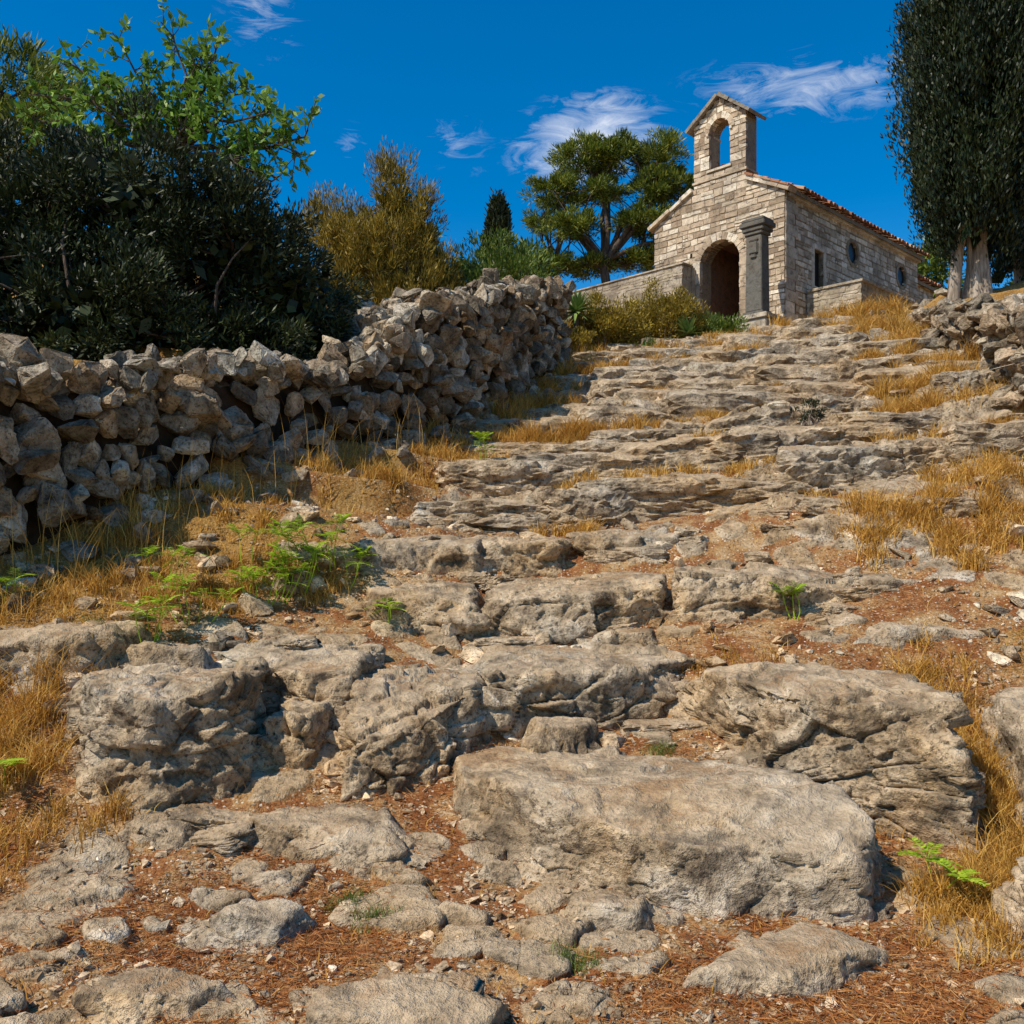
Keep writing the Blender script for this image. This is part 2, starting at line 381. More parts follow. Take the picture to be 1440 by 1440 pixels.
ROCKS = [  # plan outline, top height, crag, detail level
 ([(-.48,5.5),(0,5.0),(.44,4.68),(.9,4.45),(1.5,4.38),(1.72,4.62),(1.62,5.0),(1.4,5.45),(.8,5.95),(0,6.15),(-.45,5.9)], .50, .68, 7),
 ([(.90,6.1),(1.4,5.75),(1.75,5.2),(1.85,4.95),(2.25,4.95),(2.45,5.5),(2.5,6.2),(2.0,6.7),(1.1,6.7)], .90, 1., 7),
 ([(-.3,6.35),(.4,6.45),(.95,6.6),(1.32,6.95),(1.2,7.5),(-.3,7.6)], .98, 1, 7),
 ([(-.9,5.6),(-.5,5.75),(-.22,6.25),(-.15,7.5),(-1.0,7.4),(-1.12,6.6)], .88, 1, 7),
 ([(-1.15,7.7),(-.25,7.6),(-.2,8.6),(-1.2,8.6)], 1.46, 1, 6),
 ([(-.3,7.65),(.6,7.58),(1.2,7.75),(1.22,8.7),(0,8.9)], 1.50, 1, 7),
 ([(1.22,7.7),(2.0,7.6),(2.7,7.65),(2.75,8.2),(2.5,8.6),(1.3,8.6)], 1.60, .9, 7),
 ([(2.75,7.7),(3.40,7.75),(3.5,8.3),(2.75,8.4)], 1.55, .9, 6),
 ([(-2.15,8.40),(-1.3,8.3),(-1.2,9.2),(-2.1,9.1)], 1.84, 1, 6),
 ([(-1.3,8.35),(-.3,8.45),(-.2,9.1),(-1.2,9.3)], 1.86, 1, 6),
 ([(-.3,8.6),(.5,8.5),(.6,9.1),(-.3,9.2)], 1.86, 1, 6),
 ([(.6,8.6),(1.5,8.6),(1.5,9.2),(.6,9.2)], 1.90, 1, 6),
 ([(-2.4,7.0),(-1.7,6.5),(-1.05,6.15),(-.90,6.9),(-1.1,7.5),(-2.3,7.6)], 1.06, .9, 7),
 ([(-2.3,5.5),(-1.95,5.35),(-1.65,5.55),(-1.5,5.95),(-1.65,6.45),(-2.35,6.35),(-2.55,5.9)], .97, 1.15, 7),
 ([(-1.5,5.8),(-1.2,5.8),(-1.05,6.3),(-1.45,6.4)], .76, 1, 6),
 ([(-3.6,6.2),(-2.7,6.4),(-2.45,6.95),(-3.5,7.2)], 1.20, .8, 6),
 ([(-1.52,5.05),(-.95,4.95),(-.45,4.78),(-.48,5.3),(-.8,5.65),(-1.2,5.7)], .29, .5, 6),
 ([(-2.15,5.0),(-1.65,4.95),(-1.5,5.2),(-1.75,5.45),(-2.1,5.35)], .28, .4, 5),
 ([(.57,3.68),(1.0,3.6),(1.45,3.85),(1.62,4.1),(1.4,4.25),(1.0,4.2),(.6,3.85)], .12, .4, 6),
 ([(-.5,4.3),(-.1,4.2),(0,4.5),(-.35,4.7)], .13, .4, 5),
 ([(.05,4.35),(.55,4.2),(.7,4.4),(.3,4.62)], .15, .45, 5),
 ([(.35,3.95),(.65,3.9),(.66,4.08),(.4,4.1)], .09, .35, 5),
 ([(-1.5,4.15),(-.95,4.05),(-.8,4.4),(-1.3,4.55)], .14, .5, 6),
 ([(-1.35,4.7),(-1.0,4.68),(-.95,4.85),(-1.35,4.88)], .17, .4, 5),
 ([(-1.9,5.7),(-1.2,5.55),(-.9,5.75),(-1.3,5.95)], .42, .5, 5),
 ([(-1.7,3.5),(-1.1,3.4),(-.9,3.7),(-1.4,3.85)], .08, .5, 6),
 ([(-.8,3.3),(-.1,3.2),(.1,3.6),(-.3,3.85),(-.75,3.7)], .09, .7, 6),
 ([(2.75,5.2),(3.4,5.2),(3.5,6.2),(2.95,6.3)], .80, .7, 6),
 ([(2.1,3.9),(2.6,3.85),(2.7,4.4),(2.15,4.4)], .32, .8, 6),
 ([(2.5,7.0),(3.7,6.9),(3.9,7.3),(2.7,7.45)], 1.16, .7, 6),
 ([(-2.6,6.55),(-2.0,6.5),(-1.9,6.75),(-2.5,6.95)], 1.1, .7, 5),
 ([(.1,5.9),(.5,6.0),(.55,6.35),(.05,6.4)], .66, .6, 5),
 ([(1.3,7.15),(1.75,7.1),(1.8,7.3),(1.35,7.35)], 1.0, .6, 5),
 ([(.55,7.35),(1.1,7.3),(1.15,7.6),(.6,7.62)], 1.13, .6, 5),
 ([(-.3,4.75),(.1,4.7),(.15,4.9),(-.2,5.0)], .17, .5, 5),
]
def crag(x, y):
    q = fbm(x*1.7, y*1.7, 11, 3); q2 = fbm(x*1.7+40, y*1.7, 12, 3)
    wx = x+.16*q; wy = y+.14*q2
    f1, f2, dx, dy, a, b, c = vor(wx/.62, wy/.34, 21)
    z = (c-.5)*.08+((a-.5)*dx+(b-.5)*dy)*.12-.06*np.exp(-(f2-f1)/.06)
    f1, f2, dx, dy, a, b, c = vor(wx/.19+.3*q2, wy/.12, 31)
    z += (c-.5)*.03+((a-.5)*dx+(b-.5)*dy)*.05-.016*np.exp(-(f2-f1)/.08)
    z += .022*fbm(x*5, y*6, 41, 4, .55)
    r = 1-np.abs(fbm(x*3.1, y*4.3, 51, 4, .55))*2
    return z+.022*r
LS = 1.2
def warp(x, y):
    return .38*fbm(x*.4, y*.4, 61, 3)+.12*vn(x*1.4, y*.5, 64)+.05*fbm(x*3, y*3, 65, 3)
def H(x, y):
    x = np.asarray(x, float); y = np.asarray(y, float)
    wy = y+warp(x, y)
    s = wy/LS; k = np.floor(s); f = s-k
    yt = LS*(k+ss(0, .17, f)*.94+.06*f)
    wt = ss(8.2, 9.6, y)*(1-ss(22, 24, y))
    yy = y*(1-wt)+(yt-.3)*wt
    z = np.interp(yy, PX, PZ)
    fade = 1-ss(19, 24, y)
    z = z+.16*np.maximum(0, -x-.2)*ss(4.5, 7, y)*fade
    z = z+.15*np.maximum(0, x-.4)*ss(5, 8, y)*fade
    dl = polyside(x, y, WL); dr = polyside(x, y, WR)
    z = z+.75*ss(.15, .7, dl)*(1-ss(19, 23, y))*(x < 1.2)
    z = z+.25*ss(.2, .8, -dr)*ss(5, 9, y)*(1-ss(20, 23, y))
    z = z+.05*fbm(x*.9, y*.9, 71, 3)
    soil = z+.014*fbm(x*7, y*7, 72, 3)
    cr = crag(x, y)
    bank = ss(-1.2, -2.6, x-.42*(y-8))*ss(6.2, 7.2, y)
    edge = ss(3.6, 5.2, x-.12*y)*(y > 8)+ss(2.0, 2.6, x)*(y < 7.)
    cov = fbm(x*.9, y*1.3, 81, 4)-.24*wt+.5*wt*np.exp(-((f-.1)/.14)**2)-.9*bank-.45*edge-.42*(1-wt)
    cov = cov*np.where(np.abs(dl) < .5, .0, 1)-.8*(y > 23.)-1.2*(dl > .2)-1.2*(dr < -.2)
    rm = ss(-.12, .18, cov)
    g = soil+rm*(.05+cr*.85)*np.where(y < 8, .6, 1.)
    q = .12*fbm(x*2.5, y*2.5, 91, 3)
    f1, f2, dx, dy, a, b, c = vor((x+q)/.36, (y-q)/.27, 95)
    sm = (a < .42)*ss(.06, .26, f2-f1-.2*b)*(y < 9)*(1-bank*.7)*(1-ss(1.9, 2.4, x)*(y < 7))
    slab = soil+sm*(.012+.035*c)+sm*cr*.22
    better = slab > g
    g = np.where(better, slab, g); rm = np.maximum(rm, sm)
    g = np.where(y > 40, z, g)
    straw = np.clip(bank+edge*.8, 0, 1)*ss(-.3, .3, fbm(x*1.3, y*1.3, 111, 3)+.2)
    straw = np.maximum(straw, ((dl > .2) | (dr < -.2) | (y > 23))*.7)
    straw = np.maximum(straw, ss(9, 12, y)*(y < 24)*ss(-.25, .15, fbm(x*.8, y*.8, 113, 3))*.7)
    return g, rm, straw
c_in = np.linspace(-.64, .64, 680)
g_ = .64*np.exp(np.linspace(0, math.log(60), 26))[1:]
cc = np.concatenate([-g_[::-1], c_in, g_])
rows = np.concatenate([np.linspace(-60, 2.6, 24)[:-1], 2.6*np.exp(np.linspace(0, math.log(30/2.6), 1000)), 30*np.exp(np.linspace(0, math.log(30), 40))[1:]])
sc = np.maximum(rows, 2.6)
YY = np.repeat(rows[:, None], len(cc), 1); XX = cc[None]*sc[:, None]
zz, rm, st = H(XX.ravel(), YY.ravel())
nr, nc = YY.shape
i = (np.arange(nr-1)[:, None]*nc+np.arange(nc-1)[None]).ravel()
F = np.stack([i, i+1, i+1+nc, i+nc], 1)
V = np.stack([XX.ravel(), YY.ravel(), zz], 1)
Zg = zz.reshape(nr, nc); gy_ = np.gradient(Zg, axis=0)/np.gradient(YY, axis=0); gx_ = np.gradient(Zg, axis=1)/np.gradient(XX, axis=1)
Nn = np.stack([-gx_.ravel(), -gy_.ravel(), np.ones(nr*nc)], 1); Nn /= np.linalg.norm(Nn, axis=1)[:, None]
m = (rm > .05) & (V[:, 1] > 2.6) & (V[:, 1] < 24) & (np.abs(V[:, 0]) < .66*V[:, 1])
W3 = V[m]; d = .05*fbm3(W3*np.array([2.5, 2.5, 5.]), 401, 4, .58)+.025*(1-2*np.abs(fbm3(W3*6, 411, 3)))
V[m] = W3+Nn[m]*(d*rm[m]*(.4+.6*(1-Nn[m][:, 2])*2))[:, None]
mk('hillside_ground', V, F, M_ground, smooth=True, attrs={'rock': rm, 'straw': st})

acc = Acc(); r_ = np.random.default_rng(5)
for P, zt, cg, lv in ROCKS:
    V, F = poly_boulder(P, zt, .45 if zt < .35 else .95, lv, cg*.9, r_, (r_.normal(0, .03), r_.uniform(-.10, .0)), (.3, .9) if zt < .35 else (.05, .38))
    acc.add(V, F)
acc.out('limestone_boulders', M_rock, smooth=True)
def block_variant(seed, sub):
    r = np.random.default_rng(seed); w = r.uniform(.42, .8); dp = r.uniform(.28, .38)
    P = [(-w+r.normal(0, .06), -dp+r.normal(0, .05)), (0+r.normal(0, .15), -dp-.06+r.normal(0, .05)), (w+r.normal(0, .06), -dp+r.normal(0, .06)), (w+r.normal(0, .08), dp), (0, dp+.1), (-w+r.normal(0, .08), dp)]
    return poly_boulder(np.array(P)+np.array([seed*3.1, 0]), 0., .6, sub, .85, r, (r.normal(0, .05), r.uniform(-.12, .02)), (-.05, .22)), seed*3.1
acc = Acc()
BV = {}
for sub, n in ((5, 14), (4, 20)):
    BV[sub] = []
    for q in range(n):
        (V, F), ox = block_variant(q+1+sub*20, sub); V = V.copy(); V[:, 0] -= ox; BV[sub].append((V, F))
def ledge_blocks(sub, y0, y1, vis):
    k = int(y0/LS)
    while k*LS < y1:
        x = -7.
        while x < 9:
            w = R.uniform(.5, 1.35); x += w*.8
            y = LS*(k+.12)
            for _ in range(3): y = LS*(k+.12)-float(warp(np.array([x]), np.array([y]))[0])
            if not (y0 <= y < y1): continue
            xa, ya = np.array([x]), np.array([y])
            dl = polyside(xa, ya, WL)[0]; dr = polyside(xa, ya, WR)[0]
            if dl > -.55 or dr < .5: continue
            edge = max(0, x-.12*y-3.)
            if R.random() > vis-.25*edge or (x < -.6 and R.random() < .5): continue
            zt = H(xa, ya+.36)[0][0]
            s = w/.95*R.uniform(.95, 1.15); sz = R.uniform(.75, 1.)
            scatter(BV[sub], np.array([[x, y+.12+R.normal(0, .05), zt+R.uniform(.0, .07)]]), np.array([[s, min(s, 1.1)*.95, sz]]), rz(np.array([R.normal(0, .12)])), acc)
        k += 1
ledge_blocks(5, 8.9, 12.8, .95)
ledge_blocks(4, 12.8, 22.6, .93)
n = 210
y = 8.6*np.exp(R.random(n)*math.log(22.5/8.6)); x = R.uniform(-.35, .5, n)*y
dl = polyside(x, y, WL); dr = polyside(x, y, WR); k = (dl < -.6) & (dr > .5) & ((x > -.4) | (R.random(n) < .3)); x, y = x[k], y[k]
s = R.uniform(.2, .5, len(x)); z = H(x, y)[0]
scatter(BV[4], np.stack([x, y, z+.03*R.random(len(x))], 1), np.stack([s, s*.9, s*.6], 1), np.einsum('nij,njk->nik', rz(R.normal(0, .5, len(x))), rotm(len(x), .12)), acc)
n = 110
y = R.uniform(4.9, 8.8, n); x = R.uniform(-.42, .46, n)*y
k = (x < 1.9+.3*(y-5)) & (x > -2.4+0*y) & ~((x < -1.3) & (y > 7.3)); x, y = x[k], y[k]
s = R.uniform(.15, .5, len(x)); z = H(x, y)[0]
scatter(BV[5], np.stack([x, y, z+R.uniform(-.02, .04, len(x))], 1), np.stack([s, s*.8, s*.5], 1), np.einsum('nij,njk->nik', rz(R.normal(0, .45, len(x))), rotm(len(x), .12)), acc)
acc.out('limestone_ledges', M_rock, smooth=False)

# ------------------------------------------------------------------ loose stones
def put_pts(n, x0, x1, y0, y1, power=1.):
    y = y0*np.exp(R.random(n)**power*math.log(y1/y0))
    x = R.uniform(-.6, .6, n)*y
    m = (x > x0) & (x < x1); return x[m], y[m]
acc = Acc()
for n, s0, s1, flat, sink in ((26000, .004, .016, .7, .2), (6500, .012, .032, .6, .12), (1500, .04, .10, .55, .05)):
    x, y = put_pts(n, -6, 6, 3.0, 21)
    z, r_, s_ = H(x, y)
    dl = polyside(x, y, WL); dr = polyside(x, y, WR)
    keep = (dl < -.2) & (dr > .2) & (R.random(len(x)) < np.where(r_ > .5, .3, .9)) & (fbm(x*1.4, y*1.4, 131, 3) > -.3)
    if s1 > .05: keep &= (y > 5.6)
    elif s1 > .03: keep &= (R.random(len(x)) < ss(2.5, 6, y)+.25)
    x, y, z = x[keep], y[keep], z[keep]
    s = (s0+(s1-s0)*R.random(len(x))**2)*(1+.06*y)
    scl = np.stack([s*R.uniform(.8, 1.5, len(x)), s*R.uniform(.7, 1.1, len(x)), s*flat*R.uniform(.6, 1.2, len(x))], 1)
    rot = np.einsum('nij,njk->nik', rz(R.uniform(0, 6.28, len(x))), rotm(len(x), .35))
    scatter(SMALL if s1 < .05 else BIG, np.stack([x, y, z+s*sink], 1), scl, rot, acc)
acc.out('loose_stones', M_stone)

# ------------------------------------------------------------------ dry stone walls
def drywall(name, P, zb, zt, thick, seed, top_round=1.):
    acc = Acc(); P = np.asarray(P, float)
    seg = np.linalg.norm(np.diff(P, axis=0), axis=1); S = np.concatenate([[0], np.cumsum(seg)])
    L = S[-1]
    def at(s):
        s = np.asarray(s)
        return np.interp(s, S, P[:, 0]), np.interp(s, S, P[:, 1]), np.interp(s, S, zb), np.interp(s, S, zt)
    def nrm(s):
        a = at(np.clip(s-.25, 0, L)); b = at(np.clip(s+.25, 0, L))
        dx, dy = b[0]-a[0], b[1]-a[1]; l = np.hypot(dx, dy); return dx/l, dy/l
    pos = []; scl = []; ang = []; tl = []
    def wob(s): return .05*np.sin(s*2.3+seed)+.05*np.sin(s*5.1)
    for side in (-1, 1):
        zrel = 0.; row = 0
        while zrel < 3.:
            h = R.uniform(.10, .24)
            s = R.uniform(-.2, 0)
            while s < L:
                w = R.uniform(.09, .22) if R.random() < .5 else R.uniform(.2, .42)
                sm = min(max(s+w/2, 0), L)
                x, y, b, t = at(sm); tx, ty = nrm(sm); t = t+wob(sm)
                if b-.15+zrel+h*.6 < t:
                    batter = .12*zrel/2
                    off = side*(thick/2-.14-batter)+R.normal(0, .07)
                    hh = h*R.uniform(.6, 1.45)
                    pos.append((x-ty*off, y+tx*off, b-.15+zrel+h/2+R.normal(0, .05)+.07*math.sin(sm*3+row)))
                    scl.append((w*.57, R.uniform(.10, .2), hh*.59)); ang.append(math.atan2(ty, tx)+R.normal(0, .25)); tl.append(.45)
                s += w*R.uniform(.92, 1.08)
            zrel += h*.90; row += 1
    n = int(L*thick*42)
    s = R.uniform(0, L, n); x, y, b, t = at(s); tx, ty = nrm(s)
    off = R.uniform(-.5, .5, n)*thick
    zt2 = t+wob(s)-.10+R.uniform(-.06, .10, n)*top_round-.25*(np.abs(off)/thick*2)**3*.4
    for k in range(n):
        pos.append((x[k]-ty[k]*off[k], y[k]+tx[k]*off[k], zt2[k])); a = R.uniform(.05, .19)
        scl.append((a*R.uniform(.8, 1.4), a, a*R.uniform(.4, .85))); ang.append(R.uniform(0, 6)); tl.append(.8)
    n = int(L*9); s = R.uniform(0, L, n); x, y, b, t = at(s); tx, ty = nrm(s)
    for sd in (-1, 1):
        off = sd*(thick/2+np.abs(R.normal(0, .28, n)))
        fx, fy = x-ty*off, y+tx*off; fz = H(fx, fy)[0]
        for k in range(n):
            a = R.uniform(.04, .15); pos.append((fx[k], fy[k], fz[k]+a*.2)); scl.append((a*1.3, a, a*.7)); ang.append(R.uniform(0, 6)); tl.append(.4)
    pos = np.array(pos); scl = np.array(scl); ang = np.array(ang)
    scatter(BIG, pos, scl, np.einsum('nij,njk->nik', rz(ang), rotm(len(pos), np.array(tl))), acc)
    root = empty(name)
    acc.out('stones', M_wall, parent=root)
    s6 = np.linspace(.1, L-.1, 60); x, y, b, t = at(s6); tx, ty = nrm(s6)
    V = []
    for o, top in ((-1, 0), (-1, 1), (1, 1), (1, 0)):
        off = o*(thick/2-.28); V.append(np.stack([x-ty*off, y+tx*off, (t-.25) if top else (b-.6)], 1))
    V = np.stack(V, 1).reshape(-1, 3)
    Fq = [[i*4+j, i*4+(j+1) % 4, (i+1)*4+(j+1) % 4, (i+1)*4+j] for i in range(59) for j in range(4)]+[[0, 1, 2, 3], [239, 238, 237, 236]]
    mk('earth_core', V, np.array(Fq), M_core, parent=root)
drywall('dry_stone_wall', WL, WLb, WLt, .85, 1., 1.)
drywall('dry_stone_wall', WR, WRb, WRt, .7, 4.)
acc = Acc(); n = 260
x = R.normal(-1.9, .5, n); y = R.normal(13.6, .5, n); z = H(x, y)[0]+R.uniform(0, 1., n)*np.exp(-((x+1.9)/.8)**2)*.7
s = R.uniform(.08, .2, n)
scatter(BIG, np.stack([x, y, z], 1), np.stack([s*1.2, s, s*.6], 1), rotm(n), acc)
acc.out('rubble_pile', M_wall)

# ------------------------------------------------------------------ chapel
CH = empty('stone_chapel', (6.57, 24.0, 6.8), math.radians(-45.1))
def boxes(B, jit=0., M=None):
    B = np.asarray(B, float)
    n = len(B)
    idx = [(0, 2, 4), (1, 2, 4), (1, 3, 4), (0, 3, 4), (0, 2, 5), (1, 2, 5), (1, 3, 5), (0, 3, 5)]
    V = np.stack([B[:, list(k)] for k in idx], 1)
    if jit: V = V+R.uniform(-1, 1, V.shape)*np.array([jit, jit*.35, jit])
    F = np.array([[0, 3, 2, 1], [4, 5, 6, 7], [0, 1, 5, 4], [1, 2, 6, 5], [2, 3, 7, 6], [3, 0, 4, 7]])
    V = V.reshape(-1, 3)
    if M is not None: V = M(V)
    return V, (F[None]+(np.arange(n)*8)[:, None, None]).reshape(-1, 4)
def subtract(iv, h):
    out = []
    for a, b in iv:
        if h[1] <= a or h[0] >= b: out.append((a, b)); continue
        if h[0] > a: out.append((a, h[0]))
        if h[1] < b: out.append((h[1], b))
    return out
def hole_at(h, z):
    k = h[0]
    if k == 'rect':
        return (h[1], h[2]) if h[3] < z < h[4] else None
    if k == 'circ':
        d = h[3]**2-(z-h[2])**2
        return (h[1]-math.sqrt(d), h[1]+math.sqrt(d)) if d > 0 else None
    if k == 'arch':
        u0, u1, z0, zs, rise = h[1:]
        if z < z0 or z > zs+rise: return None
        if z <= zs: return (u0, u1)
        c = (u1-u0)/2; r = (c*c+rise*rise)/(2*rise); zc = zs+rise-r
        d = math.sqrt(max(0, r*r-(z-zc)**2)); m = (u0+u1)/2
        return (m-d, m+d) if d > 0 else None
def masonry(name, solids, holes, z0, z1, thick, M, mat, parent, hs=(.11, .22), ws=(.12, .42), proud=.018, ext=.012, core=M_mortar, gap=.009, jit=.015):
    def iv(z):
        v = solids(z)
        for h in holes:
            q = hole_at(h, z)
            if q: v = subtract(v, q)
        return v
    B = []; z = z0
    while z < z1:
        for a, b in iv(z+.02): B.append((a, b, 0, thick, z, z+.04))
        z += .04
    V, F = boxes(B, 0, M); mk(name+'_core', V, F, core, parent=parent)
    B = []; z = z0+.0
    while z < z1:
        h = R.uniform(*hs)
        for a, b in iv(z+h/2):
            if b-a < .05: continue
            a -= ext; b += ext; u = a
            while u < b-.01:
                w = min(R.uniform(*ws), b-u)
                if b-(u+w) < ws[0]*.6: w = b-u
                if R.random() < .22 and h > .15:
                    hm = h*R.uniform(.4, .6)
                    B.append((u+gap, u+w-gap, -proud*R.uniform(.35, 1.), .08, z+gap, z+hm-gap))
                    B.append((u+gap, u+w-gap, -proud*R.uniform(.35, 1.), .08, z+hm+gap, z+h-gap))
                else:
                    B.append((u+gap, u+w-gap, -proud*R.uniform(.35, 1.), .08, z+gap+R.uniform(0, .016), z+h-gap-R.uniform(0, .016)))
                u += w
        z += h
    V, F = boxes(B, jit, M); mk(name+'_stones', V, F, mat, parent=parent)
W_, Lc, EA, SL = 3.87, 7.6, 3.94, .51
def fsol(z):
    if z < EA: return [(-W_, 0.)]
    o = (z-EA)/SL
    if o < W_/2: a, b = -W_+o, -o
    else: a = b = None
    if z < 6.2: c, d = -2.6, -1.07
    else:
        o2 = (z-6.2)/.72; c, d = -2.6+o2, -1.07-o2
        if c >= d: return []
    if a is None: return [(c, d)]
    return [(min(a, c), max(b, d))]
masonry('facade', fsol, [('arch', -2.42, -1.25, .62, 2.75, .42), ('arch', -2.15, -1.52, 5.0, 5.95, .31), ('rect', -2.74, -2.66, 2.9, 3.0)], -.6, 6.75, .5,
        lambda V: V, M_fac, CH)
masonry('side_wall', lambda z: [(.52, Lc)], [('circ', 3.5, 3.2, .30), ('circ', 6.5, 3.2, .30), ('rect', 1.42, 1.9, 1.9, 2.85)], -.6, EA-.02, .5,
        lambda V: np.stack([-V[:, 1], V[:, 0], V[:, 2]], 1), M_side, CH, hs=(.12, .2), ws=(.16, .4), ext=0.)
B = []; z = -.6; k = 0
while z < EA-.02:
    h = .27; l = .5 if k % 2 else .34
    B.append((-.1, .026, .03, .10+l, z+.006, min(z+h-.006, EA-.02))); z += h; k += 1
V, F = boxes(B, .006); mk('quoins', V, F, M_side, parent=CH)
V, F = boxes([(-W_, -W_+.45, .5, Lc, -.6, EA-.02), (-W_+.45, -.5, Lc-.45, Lc, -.6, EA+.4)]); mk('rear_walls', V, F, M_side, parent=CH)
masonry('apse', lambda z: [(Lc+.01, Lc+2.0)], [], -.6, 3.45, .5, lambda V: np.stack([-V[:, 1]-.35, V[:, 0], V[:, 2]], 1), M_side, CH, ext=0.)
def disc(yc, zc, r, x):
    th = np.linspace(0, 2*np.pi, 28, endpoint=False)
    V = np.vstack([[x, yc, zc], np.stack([np.full(28, x), yc+r*np.cos(th), zc+r*np.sin(th)], 1)])
    return V, np.array([[0, 1+i, 1+(i+1) % 28] for i in range(28)])
a = Acc(); a.add(*disc(3.5, 3.2, .33, -.05)); a.add(*disc(6.5, 3.2, .33, -.05)); V, F = boxes([(-.16, -.12, 1.40, 1.92, 1.88, 2.87)]); a.add(V, F)
a.out('glazing', M_glass, parent=CH)
def roof(name, x0, x1, y0, y1, ze, slope, ridge_x):
    a = Acc(); b = Acc()
    for sg in (1, -1):
        xe = x1 if sg == 1 else x0
        run = abs(ridge_x-xe)
        V = np.array([(xe, y0, ze-.03), (xe, y1, ze-.03), (ridge_x, y1, ze+slope*run-.03), (ridge_x, y0, ze+slope*run-.03),
                      (xe, y0, ze-.13), (xe, y1, ze-.13), (ridge_x, y1, ze+slope*run-.13), (ridge_x, y0, ze+slope*run-.13)])
        b.add(V, np.array([[0, 1, 2, 3], [7, 6, 5, 4], [0, 3, 7, 4], [1, 5, 6, 2], [0, 4, 5, 1]]))
        nrow = int((y1-y0)/.19)
        for r in range(nrow):
            yc = y0+.095+r*.19; rad = .085
            for t in range(int((run+.12)/.33)+1):
                d0 = -.14+t*.33+R.uniform(-.03, .03); d1 = min(d0+.40, run)
                if d0 >= run-.05: continue
                th = np.linspace(0, np.pi, 7); vs = []
                for d, rr, lift in ((d0, rad*1.08, .045), (d1, rad*.88, .015)):
                    X = xe-sg*d; zc = ze+slope*d+lift; jx = R.normal(0, .008)
                    for q in (rr, rr-.018):
                        vs.append(np.stack([np.full(7, X), yc+jx+q*np.cos(th), zc+q*np.sin(th)], 1))
                F = []
                for i in range(6):
                    F += [[i, i+1, 14+i+1, 14+i], [7+i+1, 7+i, 21+i, 21+i+1], [i+1, i, 7+i, 7+i+1]]
                a.add(np.concatenate(vs), np.array(F))
    th = np.linspace(0, np.pi, 8)
    for t in range(int((y1-y0)/.36)+1):
        ya = y0+t*.36; yb = min(ya+.42, y1)
        vs = [np.stack([ridge_x+q*np.cos(th), np.full(8, yy), ze+slope*abs(ridge_x-x1)+q*np.sin(th)+l], 1) for yy, q, l in ((ya, .12, .02), (yb, .10, 0))]
        a.add(np.concatenate(vs), np.array([[i, i+1, 8+i+1, 8+i] for i in range(7)]))
    b.out(name+'_deck', M_slate, parent=CH); a.out(name+'_tiles', M_tile, parent=CH)
roof('roof', -W_-.18, .18, .28, Lc+.1, EA-.02+.06, SL, -W_/2)
roof('apse_roof', -W_+.35-.1, -.35+.16, Lc+.1, Lc+2.1, 3.5, .45, -W_/2)
V, F = boxes([(-.12, .11, .12, Lc, EA-.13, EA-.03)], .0); mk('cornice', V, F, M_side, parent=CH)
def slant(x0, z0, x1, z1, y0, y1, t, nseg, mat, name):
    a = Acc(); d = np.array([x1-x0, z1-z0]); L = np.linalg.norm(d); d /= L; nn = np.array([-d[1], d[0]])
    if nn[1] < 0: nn = -nn
    for k in range(nseg):
        s0, s1 = L*k/nseg+.005, L*(k+1)/nseg-.005; tt = t*R.uniform(.85, 1.15); yy = y0+R.uniform(-.02, .02)
        pts = [np.array([x0, z0])+d*s for s in (s0, s1)]
        q = [pts[0], pts[1], pts[1]+nn*tt, pts[0]+nn*tt]
        V = [(p[0], yy, p[1]) for p in q]+[(p[0], y1, p[1]) for p in q]
        a.add(V, np.array([[0, 1, 2, 3], [7, 6, 5, 4], [0, 4, 5, 1], [1, 5, 6, 2], [2, 6, 7, 3], [3, 7, 4, 0]]))
    a.out(name, mat, parent=CH)
slant(-W_-.14, EA-.06, -2.62, EA-.0+SL*1.25, -.10, .45, .1, 4, M_fac, 'left_coping')
slant(.14, EA-.06, -1.05, EA+SL*1.05, -.10, .45, .1, 4, M_fac, 'right_coping')
slant(.16, EA+.045, -1.05, EA+.11+SL*1.05, -.13, .44, .05, 5, M_tile, 'verge_tiles')
slant(-2.76, 6.10, -1.835, 6.80, -.14, .66, .08, 3, M_slate, 'belfry_roof_left')
slant(-.91, 6.10, -1.835, 6.80, -.14, .66, .08, 3, M_slate, 'belfry_roof_right')
V, F = boxes([(-2.64, -1.03, -.04, .52, 4.74, 4.80), (-2.22, -2.15, -.05, .54, 5.88, 5.95), (-1.52, -1.45, -.05, .54, 5.88, 5.95), (-2.2, -1.47, -.05, .53, 4.94, 5.0)], .004); mk('belfry_mouldings', V, F, M_fac, parent=CH)
def voussoirs(name, uc, zs, half, rise, th, n, y0, y1, mat, full=False, M=lambda V: V, rad=None, zc=None):
    a = Acc()
    if full: r = rad; c = zc; A0, A1 = 0, 2*math.pi
    else:
        r = (half*half+rise*rise)/(2*rise); c = zs+rise-r; A = math.asin(min(1, half/r)); A0, A1 = math.pi/2-A, math.pi/2+A
        if rise >= half*.98: A0, A1 = 0, math.pi
    for k in range(n):
        t0 = A0+(A1-A0)*k/n+.012; t1 = A0+(A1-A0)*(k+1)/n-.012; yy = y0+R.uniform(-.004, .004); tt = th*R.uniform(.85, 1.15)
        q = [(uc+rr*math.cos(t), c+rr*math.sin(t)) for t, rr in ((t0, r-.012), (t1, r-.012), (t1, r+tt), (t0, r+tt))]
        V = np.array([(p[0], yy, p[1]) for p in q]+[(p[0], y1, p[1]) for p in q])
        a.add(M(V), np.array([[0, 1, 2, 3], [7, 6, 5, 4], [0, 4, 5, 1], [1, 5, 6, 2], [2, 6, 7, 3], [3, 7, 4, 0]]))
    a.out(name, mat, parent=CH)
voussoirs('door_arch', -1.835, 2.75, .585, .42, .17, 11, -.026, .2, M_fac)
